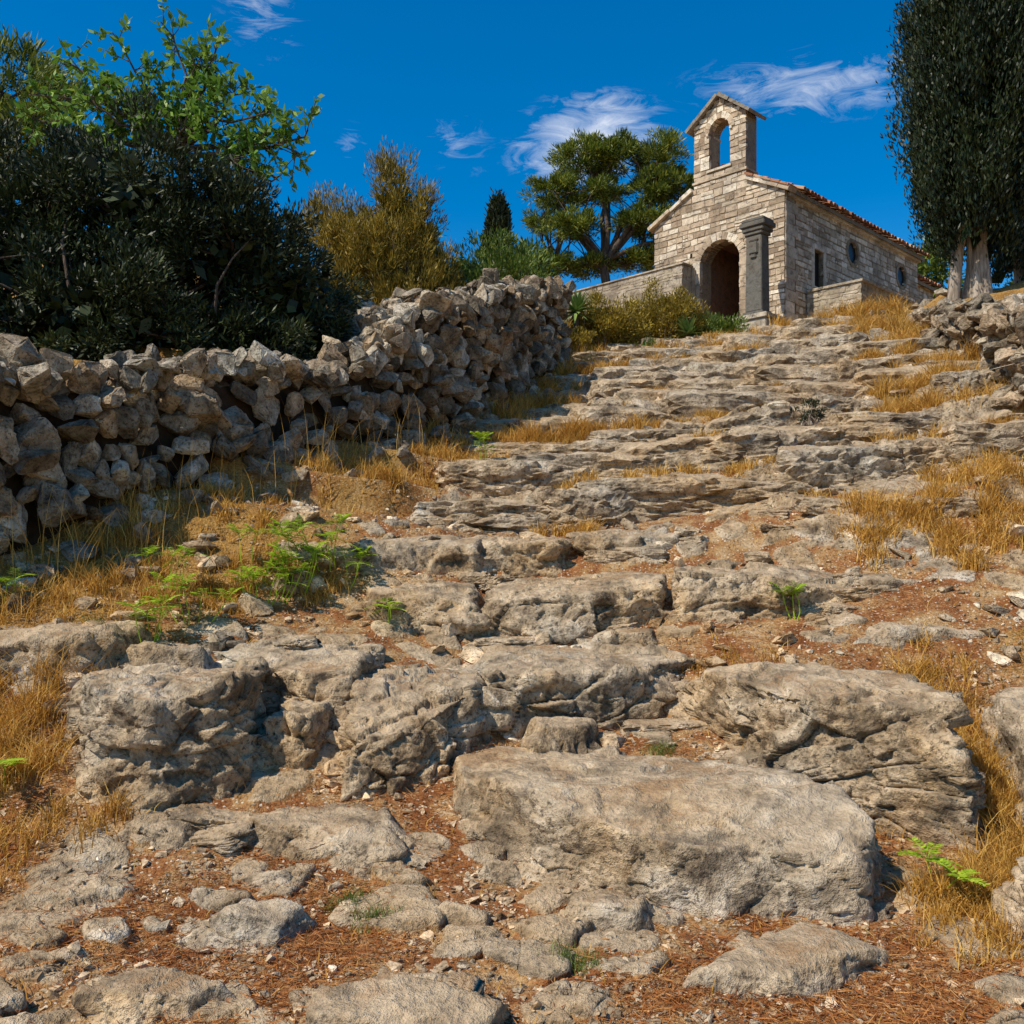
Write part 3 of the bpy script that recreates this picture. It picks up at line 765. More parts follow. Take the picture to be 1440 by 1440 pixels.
voussoirs('belfry_arch', -1.835, 5.95, .315, .31, .14, 9, -.026, .2, M_fac)
SM = lambda V: np.stack([-V[:, 1], V[:, 0], V[:, 2]], 1)
for yc in (3.5, 6.5):
    voussoirs('oculus_frame', yc, 0, 0, 0, .09, 10, -.026, .046, M_mortar, True, SM, .30, 3.2)
V, F = boxes([(-.3, .03, 1.30, 1.42, 1.82, 2.95), (-.3, .03, 1.90, 2.02, 1.82, 2.95), (-.3, .035, 1.42, 1.90, 2.85, 2.97), (-.3, .04, 1.42, 1.9, 1.8, 1.9)]); mk('window_frame', V, F, M_side, parent=CH)
B = []
for u0 in (-2.62, -1.235):
    z = .6
    while z < 2.72:
        h = R.uniform(.24, .36); B.append((u0, u0+.20, -.03, .1, z+.005, min(z+h, 2.75)-.005)); z += h
V, F = boxes(B, .004); mk('door_jambs', V, F, M_fac, parent=CH)
V, F = boxes([(-2.60, -2.45, .5, 2.9, .5, 3.4), (-.95, -.8, .5, 2.9, .5, 3.4), (-2.45, -.95, 2.9, 3.0, .5, 3.4), (-2.45, -.95, .5, 2.9, 3.3, 3.4), (-2.45, -.95, .02, 2.9, .48, .615)]); mk('porch_room', V, F, M_plaster, parent=CH)
V, F = boxes([(-2.4, -1.1, 2.83, 2.89, .62, 2.9)]+[(-2.39+i*.2, -2.21+i*.2, 2.80, 2.83, .63, 2.88) for i in range(6)]); mk('inner_door', V, F, M_wood, parent=CH)
V, F = boxes([(-2.7, -1.0, -.40, -.035, -.5, .55), (-2.75, -.95, -.78, -.405, -.5, .36), (-2.8, -.9, -1.15, -.785, -.5, .18)], .02); mk('door_steps', V, F, M_rubble, parent=CH)
AX = 1.45
AN = empty('stone_annexe', (6.57, 24.0, 6.8), math.radians(-45.1))
RB = dict(hs=(.07, .17), ws=(.08, .34), proud=.012, core=M_rubble, gap=.004, jit=.018)
masonry('front', lambda z: [(.06, AX)], [('rect', .88, 1.08, .9, 1.12)], -.8, 1.62, .35, lambda V: np.stack([V[:, 0], V[:, 1]+1.0, V[:, 2]], 1), M_rubble, AN, **RB)
masonry('flank', lambda z: [(1.36, 6.3)], [], -.8, 1.58, .35, lambda V: np.stack([AX-V[:, 1], V[:, 0], V[:, 2]], 1), M_rubble, AN, **RB)
V, F = boxes([(.07, AX+.05, .96, 6.3, 1.64, 1.70)], .01); mk('slab_top', V, F, M_rubble, parent=AN)
V, F = boxes([(.8, 1.1, 1.12, 1.16, .8, 1.2)]); mk('dark_opening', V, F, M_glass, parent=AN)
TW = empty('terrace_wall', (6.57, 24.0, 6.8), math.radians(-45.1))
masonry('front', lambda z: [(-11., -2.55)], [], -.2, 2.55, .4, lambda V: np.stack([V[:, 0], V[:, 1]-.62, V[:, 2]], 1), M_rubble, TW, **RB)
V, F = boxes([(-2.95, -2.53, -.20, -.07, -.2, 2.58), (-11, -2.5, -.66, -.18, 2.56, 2.60)], .01); mk('cap', V, F, M_rubble, parent=TW)
PL = empty('stone_pillar', (5.72, 23.2, 6.62), math.radians(-45.1))
def bevbox(name, B, mat, par, bev=.015):
    me = bpy.data.meshes.new(name); bm = bmesh.new()
    for b in B:
        x0, x1, y0, y1, z0, z1 = b[:6]; tp = b[6] if len(b) > 6 else 1.
        r = bmesh.ops.create_cube(bm, size=1)
        for v in r['verts']:
            s = tp if v.co.z > 0 else 1.
            v.co = Vector(((x0+x1)/2+v.co.x*(x1-x0)*s, (y0+y1)/2+v.co.y*(y1-y0)*s, (z0+z1)/2+v.co.z*(z1-z0)))
    bmesh.ops.bevel(bm, geom=bm.edges[:], offset=bev, segments=2, affect='EDGES')
    bm.to_mesh(me); bm.free(); me.materials.append(mat)
    o = bpy.data.objects.new(name, me); COL.objects.link(o); o.parent = par; return o
bevbox('plinth', [(-.42, .42, -.34, .34, -.4, .72), (-.47, .47, -.39, .39, .725, .84)], M_rubble, PL)
bevbox('shaft', [(-.27, .27, -.22, .22, .845, .95), (-.22, .22, -.18, .18, .955, 2.72, .92), (-.24, .24, -.2, .2, 2.725, 2.80), (-.28, .28, -.23, .23, 2.805, 2.9), (-.33, .33, -.27, .27, 2.905, 3.02), (-.29, .29, -.24, .24, 3.025, 3.10)], M_pillar, PL)
bevbox('shield', [(-.12, .12, -.215, -.17, 2.28, 2.56), (-.08, .08, -.215, -.17, 2.18, 2.275), (-.13, .13, -.2, -.17, 2.58, 2.64)], M_pillar, PL, .02)

# ------------------------------------------------------------------ foliage
def leaves(C, D, L, Wd, acc):
    n = len(C)
    D = D/(np.linalg.norm(D, axis=1)[:, None]+1e-9)
    S = np.cross(D, R.normal(size=(n, 3))); S /= np.linalg.norm(S, axis=1)[:, None]+1e-9
    L = (np.ones(n)*L*R.uniform(.6, 1.3, n))[:, None]; Wd = (np.ones(n)*Wd*R.uniform(.7, 1.2, n))[:, None]
    V = np.stack([C, C+D*L*.45+S*Wd/2, C+D*L, C+D*L*.45-S*Wd/2], 1).reshape(-1, 3)
    acc.add(V, np.arange(4*n).reshape(n, 4))
def ell(n, c, r, shell=.5):
    d = R.normal(size=(n, 3)); d /= np.linalg.norm(d, axis=1)[:, None]
    rr = (shell+(1-shell)*R.random(n))[:, None]
    return np.array(c)+d*rr*np.array(r), d
def crown(ells, nsub, nleaf, subr, L, Wd, acc, up=.2, shell=.55, flat=.7, core=None, drop=0.):
    cs = []
    tot = sum(e[3]*e[4]+e[3]*e[5]+e[4]*e[5] for e in ells)
    for e in ells:
        k = max(2, int(nsub*(e[3]*e[4]+e[3]*e[5]+e[4]*e[5])/tot))
        c, d = ell(k, e[:3], e[3:6], shell)
        keep = R.random(k) > drop; c, d = c[keep], d[keep]; k = len(c)
        cs.append(c)
        rs = subr*R.uniform(.55, 1.35, k)
        P = np.repeat(c, nleaf, 0); dd = np.repeat(d, nleaf, 0); rr = np.repeat(rs, nleaf)[:, None]
        off = R.normal(size=P.shape); off /= np.linalg.norm(off, axis=1)[:, None]; off *= R.random((len(P), 1))**.5
        P = P+off*rr*np.array([1, 1, flat])
        D = dd*.6+off*.8+R.normal(0, .5, P.shape)+np.array([0, 0, up])
        leaves(P, D, L, Wd, acc)
        if core:
            c2, _ = ell(core, e[:3], np.array(e[3:6])*.62, 0.)
            leaves(c2, R.normal(size=c2.shape), .22, .13, acc)
    return np.concatenate(cs)
def tree(name, base, fork, ells, tr, leafmat, bark=M_bark, sub=16, **k):
    root = empty(name, tuple(base)); b = np.array(base, float)
    la = Acc(); cs = crown(ells, acc=la, **k)
    ta = Acc(); v, f = bent(b-np.array([0, 0, .3]), fork, tr, tr*.75, .05); ta.add(v, f)
    for e in ells:
        v, f = bent(fork, e[:3], tr*.55, tr*.2, .08); ta.add(v, f)
        near = cs[np.argsort(np.linalg.norm(cs-np.array(e[:3]), axis=1))]
        for q in near[::max(1, len(near)//(sub*3))][:sub]:
            v, f = bent(e[:3], q, tr*.18, tr*.03, .08, 5, 5); ta.add(v, f)
    o1 = la.out('foliage', leafmat, parent=root); o2 = ta.out('trunk_and_limbs', bark, smooth=True, parent=root)
    for o in (o1, o2): o.location = -Vector(base)
    return cs
def gz(x, y): return float(H(np.array([x]), np.array([y]))[0][0])
tree('olive_tree', (-5.0, 12.2, gz(-5.0, 12.2)), (-5.0, 12.1, 4.4),
     [(-5.6, 11.8, 5.5, 1.5, 1.2, 1.35), (-4.4, 11.6, 5.55, 1.3, 1.1, 1.45), (-3.3, 11.7, 5.2, 1.05, .9, 1.2), (-6.9, 11., 5.2, 1.3, 1.2, 1.3), (-2.65, 12.0, 4.8, .75, .7, 1.0), (-4.7, 10.7, 4.3, 1.5, .8, .75), (-3.4, 11.3, 4.1, 1.1, .6, .6), (-6.3, 9.8, 4.1, 1.3, .9, .8), (-2.7, 12.2, 4.2, .7, .6, .6)],
     .16, M_olive, M_pbark, nsub=500, nleaf=260, subr=.28, L=.085, Wd=.026, up=.5, shell=.6, core=650)
def sprigs(name, base, tips, mat, L, Wd, dens, tr=.1):
    root = empty(name, tuple(base)); ta = Acc(); la = Acc()
    fk = np.array(base)+np.array([.2, 0, 2.6]); v, f = bent(base, fk, tr, tr*.7, .05); ta.add(v, f)
    for tp in tips:
        tp = np.array(tp); mid = fk+(tp-fk)*.55+R.normal(0, .15, 3)
        t = np.linspace(0, 1, 9)[:, None]
        P = (1-t)**2*fk+2*t*(1-t)*mid+t*t*tp+R.normal(0, .03, (9, 3))
        v, f = tube(P, np.linspace(tr*.35, .008, 9), 6); ta.add(v, f)
        for k in range(dens):
            u = R.uniform(.35, 1.)*8; i = min(int(u), 7); q = P[i]+(P[i+1]-P[i])*(u-i)
            d = R.normal(size=3)*.8+np.array([0, 0, .5]); d /= np.linalg.norm(d); ln = R.uniform(.2, .48)
            e = q+d*ln; v, f = tube([q, q+d*ln*.5+R.normal(0, .01, 3), e], [.008, .006, .003], 4); ta.add(v, f)
            m = 13; s = R.uniform(.35, 1.05, m)[:, None]
            C = q+d*ln*s; sd = R.normal(size=(m, 3)); D = d*.5+sd*.8
            leaves(C, D, L, Wd, la)
    for o in (la.out('foliage', mat, parent=root), ta.out('branches', M_pbark, parent=root)): o.location = -Vector(base)
tips = [(-5.9, 13, 8.2), (-5.2, 13, 8.6), (-4.6, 13.2, 8.85), (-4.1, 13, 8.2), (-3.5, 13, 7.9), (-3.1, 12.8, 7.4), (-2.75, 12.9, 7.0), (-3.6, 13, 7.2), (-4.5, 13, 7.8), (-5.4, 12.7, 7.6), (-6.4, 13.2, 7.9), (-3.9, 13.3, 8.6), (-2.95, 12.7, 6.6), (-4.9, 13, 7.2), (-4.2, 12.8, 7.3), (-3.4, 12.6, 6.7), (-5.8, 12.8, 7.2), (-5.6, 12.8, 7.8), (-6.2, 12.8, 7.4), (-2.6, 12.9, 7.25)]
sprigs('carob_tree', (-4.6, 13.2, gz(-4.6, 13.2)), tips, M_carob, .12, .06, 19)
tree('pine_tree', (-8.2, 16, gz(-8.2, 16)), (-8.2, 16, 7.4), [(-8.2, 16, 9.1, 1.1, 1.1, 1.1), (-7.9, 16, 8.2, 1.4, 1.2, .9), (-9.2, 16, 8.8, 1.1, 1, 1.2)], .15, M_pine, M_pbark, nsub=160, nleaf=120, subr=.33, L=.18, Wd=.03, up=.6, core=80)
tree('juniper_tree', (-2.4, 19, gz(-2.4, 19)), (-2.4, 19, 6.6),
     [(-2.3, 19, 7.6, .95, .8, 1.0), (-2.3, 19, 8.7, .5, .5, .9), (-1.75, 19, 8.1, .5, .5, .9), (-3.05, 19, 7.7, .7, .7, .95), (-1.5, 19, 7.1, .55, .5, .8), (-3.3, 19, 7.0, .9, .7, .7), (-2.1, 18.7, 6.7, 1.1, .6, .6), (-3.6, 19.2, 8.2, .5, .5, .6)],
     .1, M_tam, M_pbark, nsub=600, nleaf=85, subr=.15, L=.13, Wd=.02, up=1.3, shell=.3, flat=1.9, core=40, drop=.1)
pb = (3.55, 36, gz(3.55, 36))
tree('aleppo_pine_tree', pb, (3.3, 36, 12.6),
     [(1.6, 36, 15.2, 1.05, 1.1, .65), (2.6, 36.3, 16.6, 1.3, 1.2, .8), (3.7, 36, 16.6, 1.0, 1.1, .6), (2.2, 35.5, 13.8, 1.2, 1., .45), (5.3, 36, 16.4, .9, 1.1, .9), (5.0, 36, 15.3, .8, 1.0, .6), (6.1, 36, 15.3, .7, 1.0, .7), (4.7, 36, 14.1, 1.1, 1.1, .5), (3.2, 36, 15.2, .9, 1, .45), (1.5, 36, 12.6, 1.0, .9, .4), (4.6, 36.5, 12.9, 1.2, 1., .4), (3.0, 36.4, 12.6, .9, .9, .35), (1.0, 36, 14.2, .5, .6, .3), (5.9, 36, 13.6, .7, .8, .4)],
     .22, M_pine, M_pbark, nsub=480, nleaf=120, subr=.32, L=.2, Wd=.04, up=.7, shell=.4, flat=.5)
def cypress(name, x, y, z0, zc, zt, rad, mat=M_cyp, n=900, nl=100, trunks=((0, 0),), L=.12, Wd=.035):
    b = (x, y, z0); root = empty(name, b); la = Acc(); ta = Acc()
    u = R.random(n)**.8; z = zc+(zt-zc)*u
    prof = np.where(u < .12, .55+.45*u/.12, np.where(u < .5, 1., np.sqrt(np.clip(1-((u-.5)/.5)**1.8, 0, 1))))
    th = R.uniform(0, 2*np.pi, n)
    lob = 1+.13*np.sin(3*th+z*1.1)+.10*np.sin(7*th-z*1.9)+.06*np.sin(13*th+z*4)
    r = rad*prof*lob*R.uniform(.66, 1.1, n)
    c = np.stack([x+r*np.cos(th), y+r*np.sin(th), z], 1)
    P = np.repeat(c, nl, 0); off = R.normal(size=P.shape)*np.array([.085, .085, .26])*rad**.5
    P = P+off; D = np.stack([np.cos(np.repeat(th, nl))*.35, np.sin(np.repeat(th, nl))*.35, np.ones(len(P))], 1)+R.normal(0, .35, P.shape)
    leaves(P, D, L, Wd, la)
    m = int(900*rad); u = R.random(m); zz = zc+.1+(zt-zc-.3)*u; pr = np.interp(u, [0, .12, .5, .8, 1], [.5, .75, .75, .55, .1])*rad*R.random(m)**.5; th = R.uniform(0, 6.28, m)
    leaves(np.stack([x+pr*np.cos(th), y+pr*np.sin(th), zz], 1), R.normal(size=(m, 3)), .45, .35, la)
    for dx, dy in trunks:
        v, f = bent((x+dx, y+dy, z0-.3), (x+dx*.5, y+dy*.4, zc+1.5), .17 if dx == 0 else .12, .1, .03, 8, 10); ta.add(v, f)
    for o in (la.out('foliage', mat, parent=root), ta.out('trunks', M_bark, smooth=True, parent=root)): o.location = -Vector(b)
cypress('cypress_tree', 8.85, 19, gz(8.72, 19), 7.9, 15.5, 1.12, n=1100, nl=135, trunks=((0, 0), (-.42, .1), (.2, -.15), (-.1, .25)))
cypress('cypress_tree', 10.9, 21.5, gz(10.9, 21.5), 8.0, 16.5, 1.15, n=600)
cypress('cypress_tree', -.65, 45, gz(-.65, 45), 11.0, 18.1, .62, n=260, nl=70, L=.25, Wd=.08)
la = Acc(); E = []
for px_, w, zt, yy in ((-2.6, 1.6, 12.8, 31), (-1.2, 1.3, 12.6, 33), (.2, 1.2, 12.4, 34), (1.1, 1.1, 12.4, 31), (-4.6, 2., 12.6, 32), (13.2, 1.2, 13.0, 33), (14.6, 1.5, 12.6, 33), (12.3, 1.2, 9.2, 22), (11.2, 1.0, 9.0, 20.3), (12.2, 1., 11.0, 23.5)):
    for k in range(4): E.append((px_+R.normal(0, w*.4), yy+R.normal(0, .8), zt-1.1-k*.9, w*.75, w*.7, .9))
crown(E, 560, 90, .40, .22, .07, la, .4, .5, .8, 40)
la.out('woodland', M_dist)
la = Acc(); E = [(R.uniform(-60, 70), R.uniform(50, 90), R.uniform(10, 13), 3.5, 3, 3.) for _ in range(36)]
crown(E, 900, 40, 1., .7, .35, la, .3, .5, .8, 60)
la.out('distant_trees', M_dist)

def shrub(name, x, y, r, h, mat, n=60, nl=70, L=.07, Wd=.012, zoff=0):
    z = gz(x, y)+zoff; root = empty(name, (x, y, z)); la = Acc(); ta = Acc()
    cs = crown([(x, y, z+h*.45, r, r*.8, h*.55), (x+r*.5, y, z+h*.35, r*.7, r*.6, h*.45), (x-r*.5, y+.1, z+h*.3, r*.7, r*.6, h*.4)], n, nl, r*.26, L, Wd, la, .8, .3, .9, None)
    for q in cs[::2]:
        v, f = bent((x+R.normal(0, .05), y+R.normal(0, .05), z-.05), q, .012, .004, .08, 5, 4); ta.add(v, f)
    for o in (la.out('foliage', mat, parent=root), ta.out('stems', M_bark, parent=root)): o.location = (-x, -y, -z)
shrub('dry_shrub', 1.9, 20.6, .72, 1.15, M_shrub, 140, 120, .08, .024)
shrub('dry_shrub', 3.2, 21.2, .85, 1.55, M_shrub, 170, 120, .08, .024)
shrub('dry_shrub', 2.5, 22.6, .6, .7, M_shrub, 80, 90, .08, .022)
shrub('dry_shrub', 1.25, 19.6, .35, .75, M_shrub, 60, 90, .07, .02)
shrub('green_shrub', 3.95, 21.4, .55, .85, M_dist, 60, 80, .12, .03)
shrub('green_shrub', 4.65, 22.3, .6, .8, M_dist, 60, 80, .10, .03)
shrub('green_shrub', 3.0, 20.3, .5, .4, M_dist, 50, 70, .08, .02)
shrub('green_shrub', -.3, 19.5, .9, 1.6, M_dist, 90, 90, .12, .03, zoff=.3)
shrub('green_shrub', 3.45, 11.5, .16, .26, M_cyp, 26, 40, .04, .01, zoff=.16)
shrub('green_shrub', 8.0, 22.2, .45, .5, M_dist, 50, 60, .1, .03)
shrub('rusty_shrub', -1.2, 13.4, .4, .5, M_red, 40, 60, .05, .01, zoff=.9)
def rosette(name, x, y, z, n, L, Wd, mat, trunk=None):
    acc = Acc(); root = empty(name, (x, y, z))
    if trunk: mk('stem', *tube([(0, 0, -trunk), (0.02, 0, -trunk/2), (0, 0, .05)], [.07, .06, .05], 8), M_pbark, parent=root)
    for k in range(n):
        a = R.uniform(0, 6.28); el = R.uniform(-.5 if trunk else .1, 1.35); l = L*R.uniform(.7, 1.1); t = np.linspace(0, 1, 6)
        d = np.array([math.cos(a)*math.cos(el), math.sin(a)*math.cos(el), math.sin(el)])
        P = d*l*t[:, None]+np.array([0, 0, -1.])*(t**2*.2*l*math.cos(el))[:, None]
        s = np.array([-math.sin(a), math.cos(a), 0.]); w = (Wd*np.array([.6, 1, .95, .7, .4, .03])/2)[:, None]
        V = np.stack([P-s*w, P+np.array([0, 0, -.3])*w*.8, P+s*w], 1).reshape(-1, 3)
        acc.add(V, np.array([[i*3+j, i*3+j+1, i*3+j+4, i*3+j+3] for i in range(5) for j in (0, 1)]))
    acc.out('blades', mat, parent=root)
rosette('yucca_plant', 1.30, 20.2, 6.82, 80, .55, .07, M_agave, 1.5)
rosette('agave_plant', 3.65, 20.6, gz(3.65, 20.6)+.15, 34, .5, .09, M_agave)
rosette('agave_plant', 2.6, 20.0, gz(2.6, 20.0)+.1, 24, .35, .06, M_agave)
# ------------------------------------------------------------------ grass
def blades(x, y, z, h, w, lean, acc):
    n = len(x); a = R.uniform(0, 6.28, n); ln = lean*R.uniform(.2, 1.2, n)
    dx, dy = np.cos(a), np.sin(a); b = R.uniform(0, 6.28, n); sx, sy = np.cos(b), np.sin(b)
    rows_ = []
    for t, wk in ((0, 1.), (.4, .85), (.75, .5), (1., .08)):
        px = x+dx*h*ln*t*t; py = y+dy*h*ln*t*t; pz = z+h*t*(1-.35*ln*t)
        for sg in (-1, 1): rows_.append(np.stack([px+sg*sx*w*wk/2, py+sg*sy*w*wk/2, pz], 1))
    V = np.stack(rows_, 1).reshape(-1, 3)
    F = np.array([[0, 1, 3, 2], [2, 3, 5, 4], [4, 5, 7, 6]])
    acc.add(V, (F[None]+(np.arange(n)*8)[:, None, None]).reshape(-1, 4))
ga = Acc()
def tufts(cx, cy, rx, ry, nt, nb, h, spread=.05, lean=.8):
    tx = R.normal(cx, rx, nt); ty = R.normal(cy, ry, nt)
    dl = polyside(tx, ty, WL); dr = polyside(tx, ty, WR)
    k = (dl < -.1) & (dr > .1); tx, ty = tx[k], ty[k]; nt = len(tx)
    if not nt: return
    x = np.repeat(tx, nb)+R.normal(0, spread, nt*nb); y = np.repeat(ty, nb)+R.normal(0, spread, nt*nb)
    th = np.repeat(R.uniform(.5, 1.3, nt), nb)
    z = H(x, y)[0]
    blades(x, y, z-.01, h*th*R.uniform(.5, 1.2, nt*nb), .003+.0006*y, lean, ga)
for a in [(3.55, 8.3, .35, .25, 30, 80, .22), (4.2, 8.6, .4, .3, 30, 80, .24), (3.0, 8.75, .25, .15, 10, 60, .16),
          (2.62, 5.4, .10, .35, 40, 90, .22), (2.35, 4.5, .2, .2, 32, 80, .18), (2.0, 4.2, .2, .2, 18, 70, .12), (2.75, 4.6, .3, .3, 40, 80, .20), (2.75, 6.6, .15, .15, 12, 50, .22),
          (-3.0, 5.9, .25, .25, 30, 90, .24), (-2.6, 5.0, .3, .3, 26, 80, .15), (-2.6, 7.7, .4, .2, 30, 60, .15), (-3.3, 7.3, .3, .3, 30, 60, .18), (-1.9, 8.0, .4, .2, 18, 50, .13),
          (-2.6, 8.9, .35, .25, 20, 60, .18), (-1.6, 10.2, .35, .35, 30, 60, .22), (-.8, 11.5, .25, .3, 26, 60, .24), (-3.2, 8.1, .25, .25, 20, 60, .22),
          (.35, 12.1, .4, .2, 46, 100, .30), (1.0, 12.2, .3, .15, 30, 100, .28), (.0, 14.0, .2, .8, 44, 80, .38), (.5, 16.0, .25, .8, 44, 80, .38), (1.1, 17.6, .3, .5, 30, 80, .34),
          (2.4, 12.6, .2, .15, 16, 80, .22), (1.9, 12.9, .15, .15, 12, 80, .22), (4.7, 11.8, .4, .2, 40, 90, .30), (5.1, 12.4, .3, .3, 30, 90, .30), (4.9, 10.6, .25, .2, 20, 80, .22), (3.9, 10.8, .25, .12, 12, 80, .2),
          (6.6, 17.5, .3, .8, 44, 80, .42), (7.1, 19.5, .3, .8, 40, 80, .42), (5.9, 14., .25, .8, 36, 80, .32), (2.4, 18.8, .6, .3, 34, 70, .28), (2.0, 17.0, .3, .3, 24, 70, .26), (4.0, 17.2, .8, .4, 26, 60, .24), (5.8, 19.5, .5, .5, 30, 60, .28),
          (4.0, 9.9, .3, .15, 8, 50, .14), (1.5, 6.95, .2, .05, 6, 40, .10), (-.1, 6.3, .3, .05, 6, 30, .08), (1.1, 20.0, .4, .6, 34, 70, .32), (6.3, 21.8, .5, .5, 22, 60, .25)]:
    tufts(*a)
for k in range(95):   # scattered clumps on the treads
    y = R.uniform(9, 22); x = R.uniform(-.1, .42)*y
    tufts(x, y+.25, .16, .07, 6, 60, .16)
x, y = put_pts(50000, -6, 7, 3.2, 22)
z, r_, s_ = H(x, y); dl = polyside(x, y, WL); dr = polyside(x, y, WR)
k = (dl < -.1) & (dr > .1) & (R.random(len(x)) < .05+.95*s_) & (r_ < .5)
x, y, z = x[k], y[k], z[k]
x = x+R.normal(0, .02, len(x))
blades(x, y, z-.01, (.03+.08*R.random(len(x)))*(1+.04*y), .003+.0006*y, 1.1, ga)
x = R.uniform(-3.8, -.7, 150); y = 7.4+(x+3.8)*1.5+R.uniform(-.8, .1, 150); k = polyside(x, y, WL) < -.4; x, y = x[k], y[k]
blades(x, y, H(x, y)[0], R.uniform(.35, .85, len(x)), .006, .4, ga)
ga.out('dry_grass', M_straw)
na = Acc(); n = 150000
x, y = put_pts(n, -4, 4.5, 3.0, 11, 1.1)
z, r_, s_ = H(x, y)
cl = fbm(x*1.1, y*1.1, 151, 4)+.35*ss(1.4, 2.4, x)*(y < 7)
k = (R.random(len(x)) < np.clip(.35+2.4*cl, .04, 1)*np.where(r_ > .5, .14, 1.))
x, y, z = x[k], y[k], z[k]; m = len(x)
D = np.stack([R.normal(size=m), R.normal(size=m), R.normal(0, .18, m)], 1)
leaves(np.stack([x, y, z+.006+R.uniform(0, .012, m)], 1), D, .07, .0042, na)
na.out('pine_needle_litter', M_needle)

# ------------------------------------------------------------------ seedlings
def seedling(x, y, h, nst, k=6, L=.07):
    z = gz(x, y); root = empty('ailanthus_seedling', (x, y, z)); la = Acc(); ta = Acc()
    for s in range(nst):
        bx, by = R.normal(0, h*.3, 2); top = np.array([bx*1.3, by*1.3, h*R.uniform(.6, 1.1)])
        v, f = bent((bx*.5, by*.5, -.03), top, .006, .003, .05, 4, 4); ta.add(v, f)
        for fr in range(6):
            a = fr*2*math.pi/6+R.uniform(-.4, .4); ln = L*R.uniform(1.8, 2.8); el = R.uniform(.1, 1.)
            d = np.array([math.cos(a)*math.cos(el), math.sin(a)*math.cos(el), math.sin(el)]); sd = np.array([-math.sin(a), math.cos(a), 0])
            t = np.linspace(.25, 1, k); P = top+d*ln*t[:, None]+np.array([0, 0, -1])*(t**2*ln*.35)[:, None]
            ta.add(*tube(np.vstack([top, P]), np.full(k+1, .002), 3))
            for sg in (-1, 1):
                D = sd*sg+d*.5+np.array([0, 0, -.15]); D /= np.linalg.norm(D)
                nn = np.cross(D, [0, 0, 1.]); nn /= np.linalg.norm(nn)
                l = L*(1.05-t*.4)[:, None]*R.uniform(.8, 1.1)
                V = np.stack([P, P+D*l*.4+nn*l*.24, P+D*l, P+D*l*.4-nn*l*.24], 1).reshape(-1, 3)
                la.add(V, np.arange(4*k).reshape(k, 4))
    la.out('leaflets', M_green, parent=root); ta.out('stems', M_green, parent=root)
for a in [(-2.5, 6.85, .26, 5), (-2.3, 7.2, .28, 5), (-1.95, 7.6, .28, 6), (-1.7, 7.9, .30, 8), (-2.1, 8.0, .36, 5), (-1.35, 8.1, .24, 4), (-1.5, 8.3, .38, 5), (-1.75, 8.25, .28, 3), (-.9, 7.6, .18, 2), (-2.6, 7.6, .3, 4), (-1.85, 7.75, .3, 5),
          (2.15, 7.5, .26, 3), (1.95, 4.6, .14, 2), (-2.75, 5.35, .2, 2), (-3.6, 7.0, .2, 2), (-.3, 10.9, .25, 3)]:
    seedling(*a, L=.05+.002*a[1])
gt = Acc()
for x, y in ((-.75, 4.55), (-.6, 4.35), (.9, 6.05), (-2.3, 4.0), (.25, 3.95), (-2.9, 6.9), (-2.4, 6.6)):
    n = 200; gx = R.normal(x, .05, n); gy = R.normal(y, .04, n)
    blades(gx, gy, H(gx, gy)[0], R.uniform(.03, .09, n), .003, 1.1, gt)
gt.out('green_grass_tufts', M_dist)

# ------------------------------------------------------------------ sky, sun, camera
w = bpy.data.worlds.new('World'); scene.world = w; w.use_nodes = True
t = w.node_tree; t.nodes.clear()
def wn(typ, ins=None, **k):
    nd = t.nodes.new(typ)
    for a, b in k.items(): setattr(nd, a, b)
    for a, b in (ins or {}).items():
        if isinstance(b, bpy.types.NodeSocket): t.links.new(b, nd.inputs[a])
        else: nd.inputs[a].default_value = b
    return nd
sun_to = Vector((-.54, -.35, .78)).normalized()
sky = wn('ShaderNodeTexSky', sky_type='NISHITA', sun_disc=False, sun_elevation=math.asin(sun_to.z), sun_rotation=math.atan2(sun_to.x, sun_to.y), altitude=300, air_density=1.0, dust_density=.3, ozone_density=3.)
hs = wn('ShaderNodeHueSaturation', {'Saturation': 1.5, 'Value': 1.22, 'Color': sky.outputs[0]})
tc = wn('ShaderNodeTexCoord').outputs['Generated']
sp = wn('ShaderNodeSeparateXYZ', {0: tc})
az = wn('ShaderNodeMath', {0: sp.outputs[0], 1: sp.outputs[1]}, operation='ARCTAN2').outputs[0]
el = wn('ShaderNodeMath', {0: sp.outputs[2]}, operation='ARCSINE').outputs[0]
cv = wn('ShaderNodeCombineXYZ', {0: az, 1: el})
def blob(a0, e0, ra, re, rot):
    m = wn('ShaderNodeMapping', {'Vector': wn('ShaderNodeVectorMath', {0: cv.outputs[0], 1: (a0, e0, 0)}, operation='SUBTRACT').outputs[0], 'Rotation': (0, 0, rot), 'Scale': (1, 1, 1)})
    s = wn('ShaderNodeVectorMath', {0: m.outputs[0], 1: (1/ra, 1/re, 0)}, operation='MULTIPLY').outputs[0]
    l = wn('ShaderNodeVectorMath', {0: s}, operation='LENGTH').outputs['Value']
    return wn('ShaderNodeMapRange', {'Value': l, 'From Min': 1., 'From Max': 0., 'To Min': 0., 'To Max': 1.}).outputs[0]
bl = None
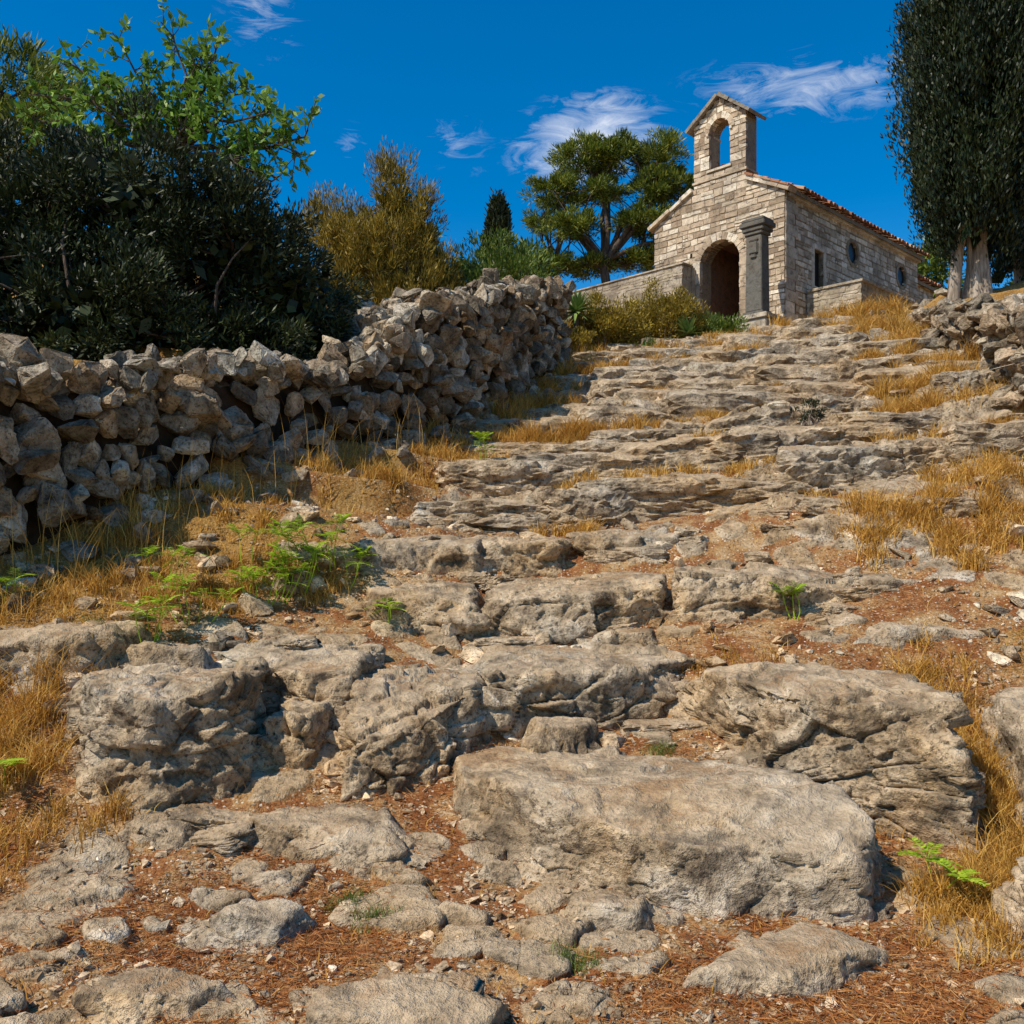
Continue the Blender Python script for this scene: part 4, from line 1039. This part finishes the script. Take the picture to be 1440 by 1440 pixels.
for a in ((.075, .405, .095, .05, -.12, 1.1), (.29, .435, .14, .035, .06, .62), (-.06, .405, .06, .03, .3, .36), (-.245, .50, .05, .05, .5, .45), (-.16, .40, .02, .02, 0, .35)):
    b_ = wn('ShaderNodeMath', {0: blob(*a[:5]), 1: a[5]}, operation='MULTIPLY').outputs[0]
    bl = b_ if bl is None else wn('ShaderNodeMath', {0: bl, 1: b_}, operation='MAXIMUM').outputs[0]
mp = wn('ShaderNodeMapping', {'Vector': cv.outputs[0], 'Rotation': (0, 0, .45), 'Scale': (10, 34, 1)})
nz_ = wn('ShaderNodeTexNoise', {'Vector': mp.outputs[0], 'Scale': 1.6, 'Detail': 10., 'Roughness': .68, 'Distortion': 1.4}).outputs['Fac']
s_ = wn('ShaderNodeMath', {0: nz_, 1: wn('ShaderNodeMath', {0: bl, 1: .5}, operation='MULTIPLY').outputs[0]}, operation='ADD').outputs[0]
cl = wn('ShaderNodeMapRange', {'Value': s_, 'From Min': .60, 'From Max': 1.15, 'To Min': 0., 'To Max': .85}, interpolation_type='LINEAR').outputs[0]
cl = wn('ShaderNodeMath', {0: cl, 1: wn('ShaderNodeMapRange', {'Value': bl, 'From Min': .0, 'From Max': .35}).outputs[0]}, operation='MULTIPLY').outputs[0]
mx = wn('ShaderNodeMix', {0: cl, 6: hs.outputs[0], 7: (8.0, 8.3, 9.0, 1)}, data_type='RGBA')
bg = wn('ShaderNodeBackground', {'Color': mx.outputs[2], 'Strength': .12})
wo = wn('ShaderNodeOutputWorld'); t.links.new(bg.outputs[0], wo.inputs[0])
ld = bpy.data.lights.new('sun', 'SUN'); ld.energy = 5.; ld.angle = math.radians(.5); ld.color = (1., .92, .77)
lo = bpy.data.objects.new('sun', ld); COL.objects.link(lo); lo.rotation_euler = (-sun_to).to_track_quat('-Z', 'Y').to_euler(); lo.location = (-20, -20, 40)
cd = bpy.data.cameras.new('camera'); cam = bpy.data.objects.new('camera', cd); COL.objects.link(cam)
cam.location = (0, 0, 1.6); cam.rotation_euler = (math.radians(90), 0, 0); cd.lens = 35; cd.sensor_width = 36; cd.shift_y = 80/1440; cd.clip_end = 3000
scene.camera = cam
scene.view_settings.view_transform = 'Standard'; scene.view_settings.look = 'None'; scene.view_settings.exposure = 0
